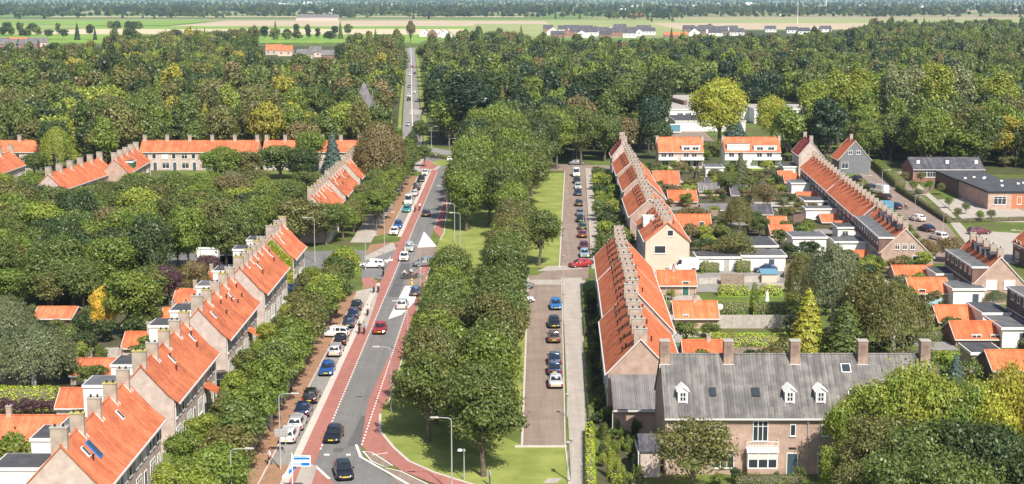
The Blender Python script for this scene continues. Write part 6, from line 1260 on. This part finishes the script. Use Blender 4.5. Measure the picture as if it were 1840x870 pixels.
for i, (u, v, s_) in enumerate([(1293,552,.45),(1207,572,.4),(1218,612,.55),(1208,556,.35)]):   # satellite dishes
    x, y = P(u, v + 22); t = thing('satellite_dish', ['white', 'dark grey', 'grey', 'small grey'][i] + ' satellite dish ' + ['at the right end of an orange shed', 'at the left end of the shed with small window', 'beside the green bin behind the brick terrace', 'above the dark grey dish'][i], 'satellite dish', (x, y, 0)); h0 = 1.9
    m_ = MB(); m_.tube([(0,0,0),(0,0,h0)], .03, 0, 6); m_.build('mast', 'steel', t)
    m_ = MB(); rg = [[(math.cos(a)*r_, -.1-.25*(r_/s_)**2*s_, h0+math.sin(a)*r_) for a in np.linspace(0, 2*math.pi, 14, endpoint=False)] for r_ in (.02, s_*.6, s_)]; m_.loft(rg); m_.build('dish', 'woodw' if i == 0 else 'steel', t); m_ = MB(); m_.tube([(0,-.1,h0-s_),(0,-.6,h0)], .02, 0, 5); m_.build('arm', 'steel', t)
x, y = P(1212, 640); m_ = MB(); m_.box(-.55,.55,-.4,.4,0,1.25, taper=.04); m_.box(-.58,.58,-.45,.42,1.25,1.35); tag(m_.build('garden_bin', 'green', None, (x, y, 0)), 'dark green container behind the nearest brick terrace', 'container')
x, y = P(1378, 545); m_ = MB(); m_.tube([(0,0,0),(0,0,.5),(0,0,.55),(0,0,1.5),(0,0,1.9)], [.35,.35,.28,.22,.05], 0, 10); tag(m_.build('garden_statue', 'woodw', None, (x, y, 0)), 'white garden statue right of the clipped columnar conifer', 'statue')
x, y = P(1382, 508); t = thing('garden_gazebo', 'pale box with blue sloping lid in the garden below the garages', 'playhouse', (x, y, 0)); m_ = MB(); m_.box(-1.2,1.2,0,1.6,0,1.4); m_.build('wall', 'cream', t); m_ = MB(); m_.hull([(-1.4,-.2,1.4),(1.4,-.2,1.4),(1.4,1.8,1.9),(-1.4,1.8,1.9)], [(-1.4,-.2,1.5),(1.4,-.2,1.5),(1.4,1.8,2.0),(-1.4,1.8,2.0)]); m_.build('roof', 'teal', t)

# ================================================================ people and bicycles
def skinned(name, verts, edges, radii, root, mats, fmat, sub=1):
    me = bpy.data.meshes.new(name); me.from_pydata(verts, edges, []); o = bpy.data.objects.new(name, me); COL.objects.link(o)
    sk = o.modifiers.new('skin', 'SKIN'); d = me.skin_vertices[0].data if me.skin_vertices else None
    if d is None:
        import bmesh
        bm = bmesh.new(); bm.from_mesh(me); bm.verts.layers.skin.verify(); bm.to_mesh(me); bm.free(); d = me.skin_vertices[0].data
    for i, r_ in enumerate(radii): d[i].radius = (r_, r_) if not isinstance(r_, tuple) else r_; d[i].use_root = (i == root)
    sb = o.modifiers.new('sub', 'SUBSURF'); sb.levels = sub; sb.render_levels = sub
    bpy.context.view_layer.update(); dg = bpy.context.evaluated_depsgraph_get(); nm = bpy.data.meshes.new_from_object(o.evaluated_get(dg)); bpy.data.objects.remove(o)
    nm.materials.clear()
    for m_ in mats: nm.materials.append(M[m_])
    for p in nm.polygons: p.material_index = fmat(p.center); p.use_smooth = True
    nm.name = name; return nm
def figure(pose, shirt, trousers='denim'):
    """one continuous body: walking, standing or riding"""
    if pose == 'ride':
        V = [(0,0,.98),(.04,0,1.12),(.16,0,1.34),(.22,0,1.47),(.25,0,1.56),(.29,0,1.68),(.30,0,1.77),  # pelvis..head
             (.17,.19,1.40),(.34,.24,1.20),(.58,.20,1.08),(.66,.19,1.06),(.17,-.19,1.40),(.34,-.24,1.20),(.58,-.20,1.08),(.66,-.19,1.06),
             (.02,.10,.95),(.40,.12,.86),(.22,.12,.42),(.34,.12,.36),(.02,-.10,.95),(.34,-.12,.66),(.10,-.12,.24),(.22,-.12,.18)]
    else:
        s = .22 if pose == 'walk' else .04
        V = [(0,0,.95),(0,0,1.12),(0,0,1.36),(0,0,1.46),(.01,0,1.53),(.03,0,1.64),(.02,0,1.74),
             (0,.19,1.40),(-s*.6,.24,1.13),(s*.2,.25,.90),(s*.3,.25,.82),(0,-.19,1.40),(s*.5,-.24,1.13),(s*1.2,-.25,.92),(s*1.3,-.25,.84),
             (0,.10,.90),(s*.8,.10,.50),(s*.7,.10,.10),(s*.7+.14,.10,.05),(0,-.10,.90),(-s*.4,-.10,.50),(-s*1.4,-.10,.13),(-s*1.4+.12,-.10,.05)]
    E = [(0,1),(1,2),(2,3),(3,4),(4,5),(5,6),(2,7),(7,8),(8,9),(9,10),(2,11),(11,12),(12,13),(13,14),(0,15),(15,16),(16,17),(17,18),(0,19),(19,20),(20,21),(21,22)]
    Rr = [.13,.125,.15,.06,.055,.095,.07,.07,.045,.035,.04,.07,.045,.035,.04,.09,.06,.045,.04,.09,.06,.045,.04]
    head = Vector(V[4])
    def fm(c_):
        if c_.z > head.z - .02: return 0
        if c_.z < (1.0 if pose != 'ride' else 1.03) and (pose == 'ride' and c_.x < .5 or pose != 'ride' and abs(c_.y) < .2): return 2 if c_.z > .12 or pose == 'ride' else 2
        if (pose == 'ride' and c_.x > .42) or (pose != 'ride' and c_.z < 1.05): return 0
        return 1
    return skinned('person', V, E, Rr, 0, ['skin', shirt, trousers], fm), Vector(V[5])
FIG = {}
def person(x, y, rz, pose, shirt, label, trousers='denim', z=.05, group=None):
    key = (pose, shirt, trousers)
    if key not in FIG:
        me, hd = figure(pose, shirt, trousers); h_ = MB(); rg = []
        for i, a in enumerate(np.linspace(-.5, 1.45, 6)):
            r_ = .112*math.cos(a); rg.append([(hd.x - .025 + math.cos(b_)*r_*1.05, hd.y + math.sin(b_)*r_, hd.z + .03 + math.sin(a)*.125) for b_ in np.linspace(0.9, 2*math.pi-.9, 9)])
        h_.loft(rg); FIG[key] = (me, raw2(h_, 'hair', 'hair', True))
    t = obj('person', FIG[key][0], None, (x, y, z), rz); obj('hair', FIG[key][1], t); return tag(t, label, 'person', group)
BK = []
def bicycle(x, y, rz, label, z=.05, group=None):
    if not BK:
        fr_ = MB()
        for a, b_ in [((-.05,0,.32),(-.12,0,.86)), ((-.05,0,.32),(.45,0,.88)), ((-.12,0,.82),(.44,0,.86)), ((-.05,0,.32),(-.52,0,.34)), ((-.12,0,.8),(-.52,0,.34)), ((.44,0,.92),(.58,0,.34))]: fr_.tube([a, b_], .022, 0, 6)
        wh = MB(); n = 18
        rg = [[((.33 + .022*math.cos(q))*math.cos(a), .022*math.sin(q), (.33 + .022*math.cos(q))*math.sin(a)) for q in np.linspace(0, 2*math.pi, 6, endpoint=False)] for a in np.linspace(0, 2*math.pi, n+1)]
        n0 = 0; wh.v = [p for r_ in rg for p in r_]
        for i in range(n):
            for j in range(6): k2 = (j+1) % 6; wh.f.append([i*6+j, i*6+k2, (i+1)*6+k2, (i+1)*6+j]); wh.m.append(0)
        for a in np.linspace(0, math.pi, 6, endpoint=False): wh.tube([(.33*math.cos(a),0,.33*math.sin(a)),(-.33*math.cos(a),0,-.33*math.sin(a))], .006, 0, 4)
        hb = MB(); hb.tube([(.44,0,.9),(.46,0,1.02),(.52,.12,1.06),(.56,.26,1.04)], .016, 0, 5); hb.tube([(.46,0,1.02),(.52,-.12,1.06),(.56,-.26,1.04)], .016, 0, 5)
        sd_ = MB(); sd_.hull([(-.28,-.08,.88),(.08,-.02,.89),(.08,.02,.89),(-.28,.08,.88)], [(-.27,-.07,.95),(.07,-.02,.93),(.07,.02,.93),(-.27,.07,.95)])
        BK.extend([raw2(fr_, 'frame', 'plast'), raw2(wh, 'wheel', 'rubber'), raw2(hb, 'handlebar', 'steel'), raw2(sd_, 'saddle', 'plast')])
    t = thing('bicycle', label, 'bicycle', (x, y, z), rz, group); obj('frame', BK[0], t); obj('wheel', BK[1], t, (-.52, 0, .35)); obj('wheel', BK[1], t, (.58, 0, .35)); obj('handlebar', BK[2], t); obj('saddle', BK[3], t); return t
def rider(u, v, rz, shirt, label, tr='denim'):
    x, y = P(u, v); bicycle(x, y, rz, 'bicycle of the ' + label); person(x, y, rz, 'ride', shirt, label[0].upper()*0 + label, tr)
for u, v, rz, s_, l_, tr in [(646,600,DN,'darkcl','left rider of the pair beside the dark blue parked cars','darkcl'), (655,601,DN,'shirtb','pale blue clad rider of the pair beside the dark blue parked cars','denim'), (661,568,DN,'shirtw','white clad rider above the pair on the red lane','darkcl'), (672,527,DN,'shirtr','pink clad rider at the crossing tiles','darkcl'), (680,526,DN,'shirtw','white clad rider right of the pink one at the crossing tiles','darkcl'),
          (689,497,DN,'darkcl','dark clad rider on the red lane across the side street','darkcl'), (729,502,R(180),'shirtw','first rider from the left crossing by the yellow bollard','darkcl'), (737,503,R(180),'darkcl','second rider from the left crossing by the yellow bollard','denim'), (741,500,R(180),'shirtw','third rider from the left crossing by the yellow bollard','darkcl'), (751,502,R(180),'shirtr','last rider from the left crossing by the yellow bollard','darkcl'),
          (746,381,DN,'shirtr','left rider of the pair beside the teal parked car','darkcl'), (754,379,UP,'shirtw','right rider of the pair beside the teal parked car','darkcl'), (777,286,R(190),'darkcl','rider on the pale tiles left of the roundabout','darkcl'), (1628,377,R(110),'shirtr','rider on the brick street beside a blue hatchback','darkcl')]: rider(u, v, rz, s_, l_, tr)
for u, v, rz, ps, s_, l_, tr in [(484,836,R(200),'walk','shirtw','walking person in white top and dark trousers left of the direction sign','darkcl'), (1075,425,DN,'stand','darkcl','person standing on the footway beside the dark red hatchback','darkcl'), (880,873,R(10),'stand','shirtb','person in pale top at the foot of the bottom avenue tree','denim'), (783,286,R(20),'walk','shirtw','person in white walking beside the roundabout rider','denim')]:
    x, y = P(u, v); person(x, y, rz, ps, s_, l_, tr)
# bicycles leaning on house fronts
x, y = P(388, 716); bicycle(x, y, R(60), 'bicycle standing at the far corner of the second left terrace')
# dark bin at house front
for u, v, l_ in ((369,742,'grey wheeled bin at the front of the second left terrace'), (948,493,'black post box like bin at the cross path')):
    x, y = P(u, v); m_ = MB(); m_.box(-.3,.3,-.35,.35,0,1.0); m_.box(-.32,.32,-.38,.37,1.0,1.08); tag(m_.build('wheeled_bin', 'plast', None, (x, y, .05)), l_, 'bin')
# ivy on the gable of the short terrace
n = 5200; a = NR.uniform(size=n); b_ = NR.uniform(size=n); yy = -3.2 + 5.0*a; top = np.interp(yy, [-3.2, 0, 1.8], [5.3, 8.6, 6.6]); zz = top*b_; low = NR.uniform(size=n) < np.clip((zz - 1.2 + (yy < -1.0)*9) / 2, 0, 1)
pts = np.stack([-.08 - NR.uniform(0, .25, n), yy, zz], 1)[low]; nr = np.tile(np.array([[-1., 0, .3]]), (len(pts), 1)) + NR.normal(size=(len(pts), 3))*.5
iv = obj('ivy', quad_mesh('ivy', leaf_quads(pts, nr, .28), ['leaf']), None, (-37.45, 235.5, 0), R(90)); iv.color = (.34, .36, .03, 1); tag(iv, 'yellow green ivy climbing the near gable of the short left terrace', 'ivy')
# shrubs hugging the left facades
# ================================================================ haze
hm = bpy.data.materials.new('haze'); hm.use_nodes = True; t_ = hm.node_tree
for n_ in list(t_.nodes): t_.nodes.remove(n_)
ou = t_.nodes.new('ShaderNodeOutputMaterial'); pv = t_.nodes.new('ShaderNodeVolumePrincipled'); pv.inputs['Color'].default_value = (.52,.70,1,1); pv.inputs['Density'].default_value = 5.2e-5; pv.inputs['Anisotropy'].default_value = 0.0
t_.links.new(pv.outputs[0], ou.inputs['Volume']); m_ = MB(); m_.box(-9500, 9500, -100, 24500, -1, 66); hb_ = m_.build('haze', hm); hb_['kind'] = 'stuff'; hb_['label'] = 'thin bluish haze over the plain'
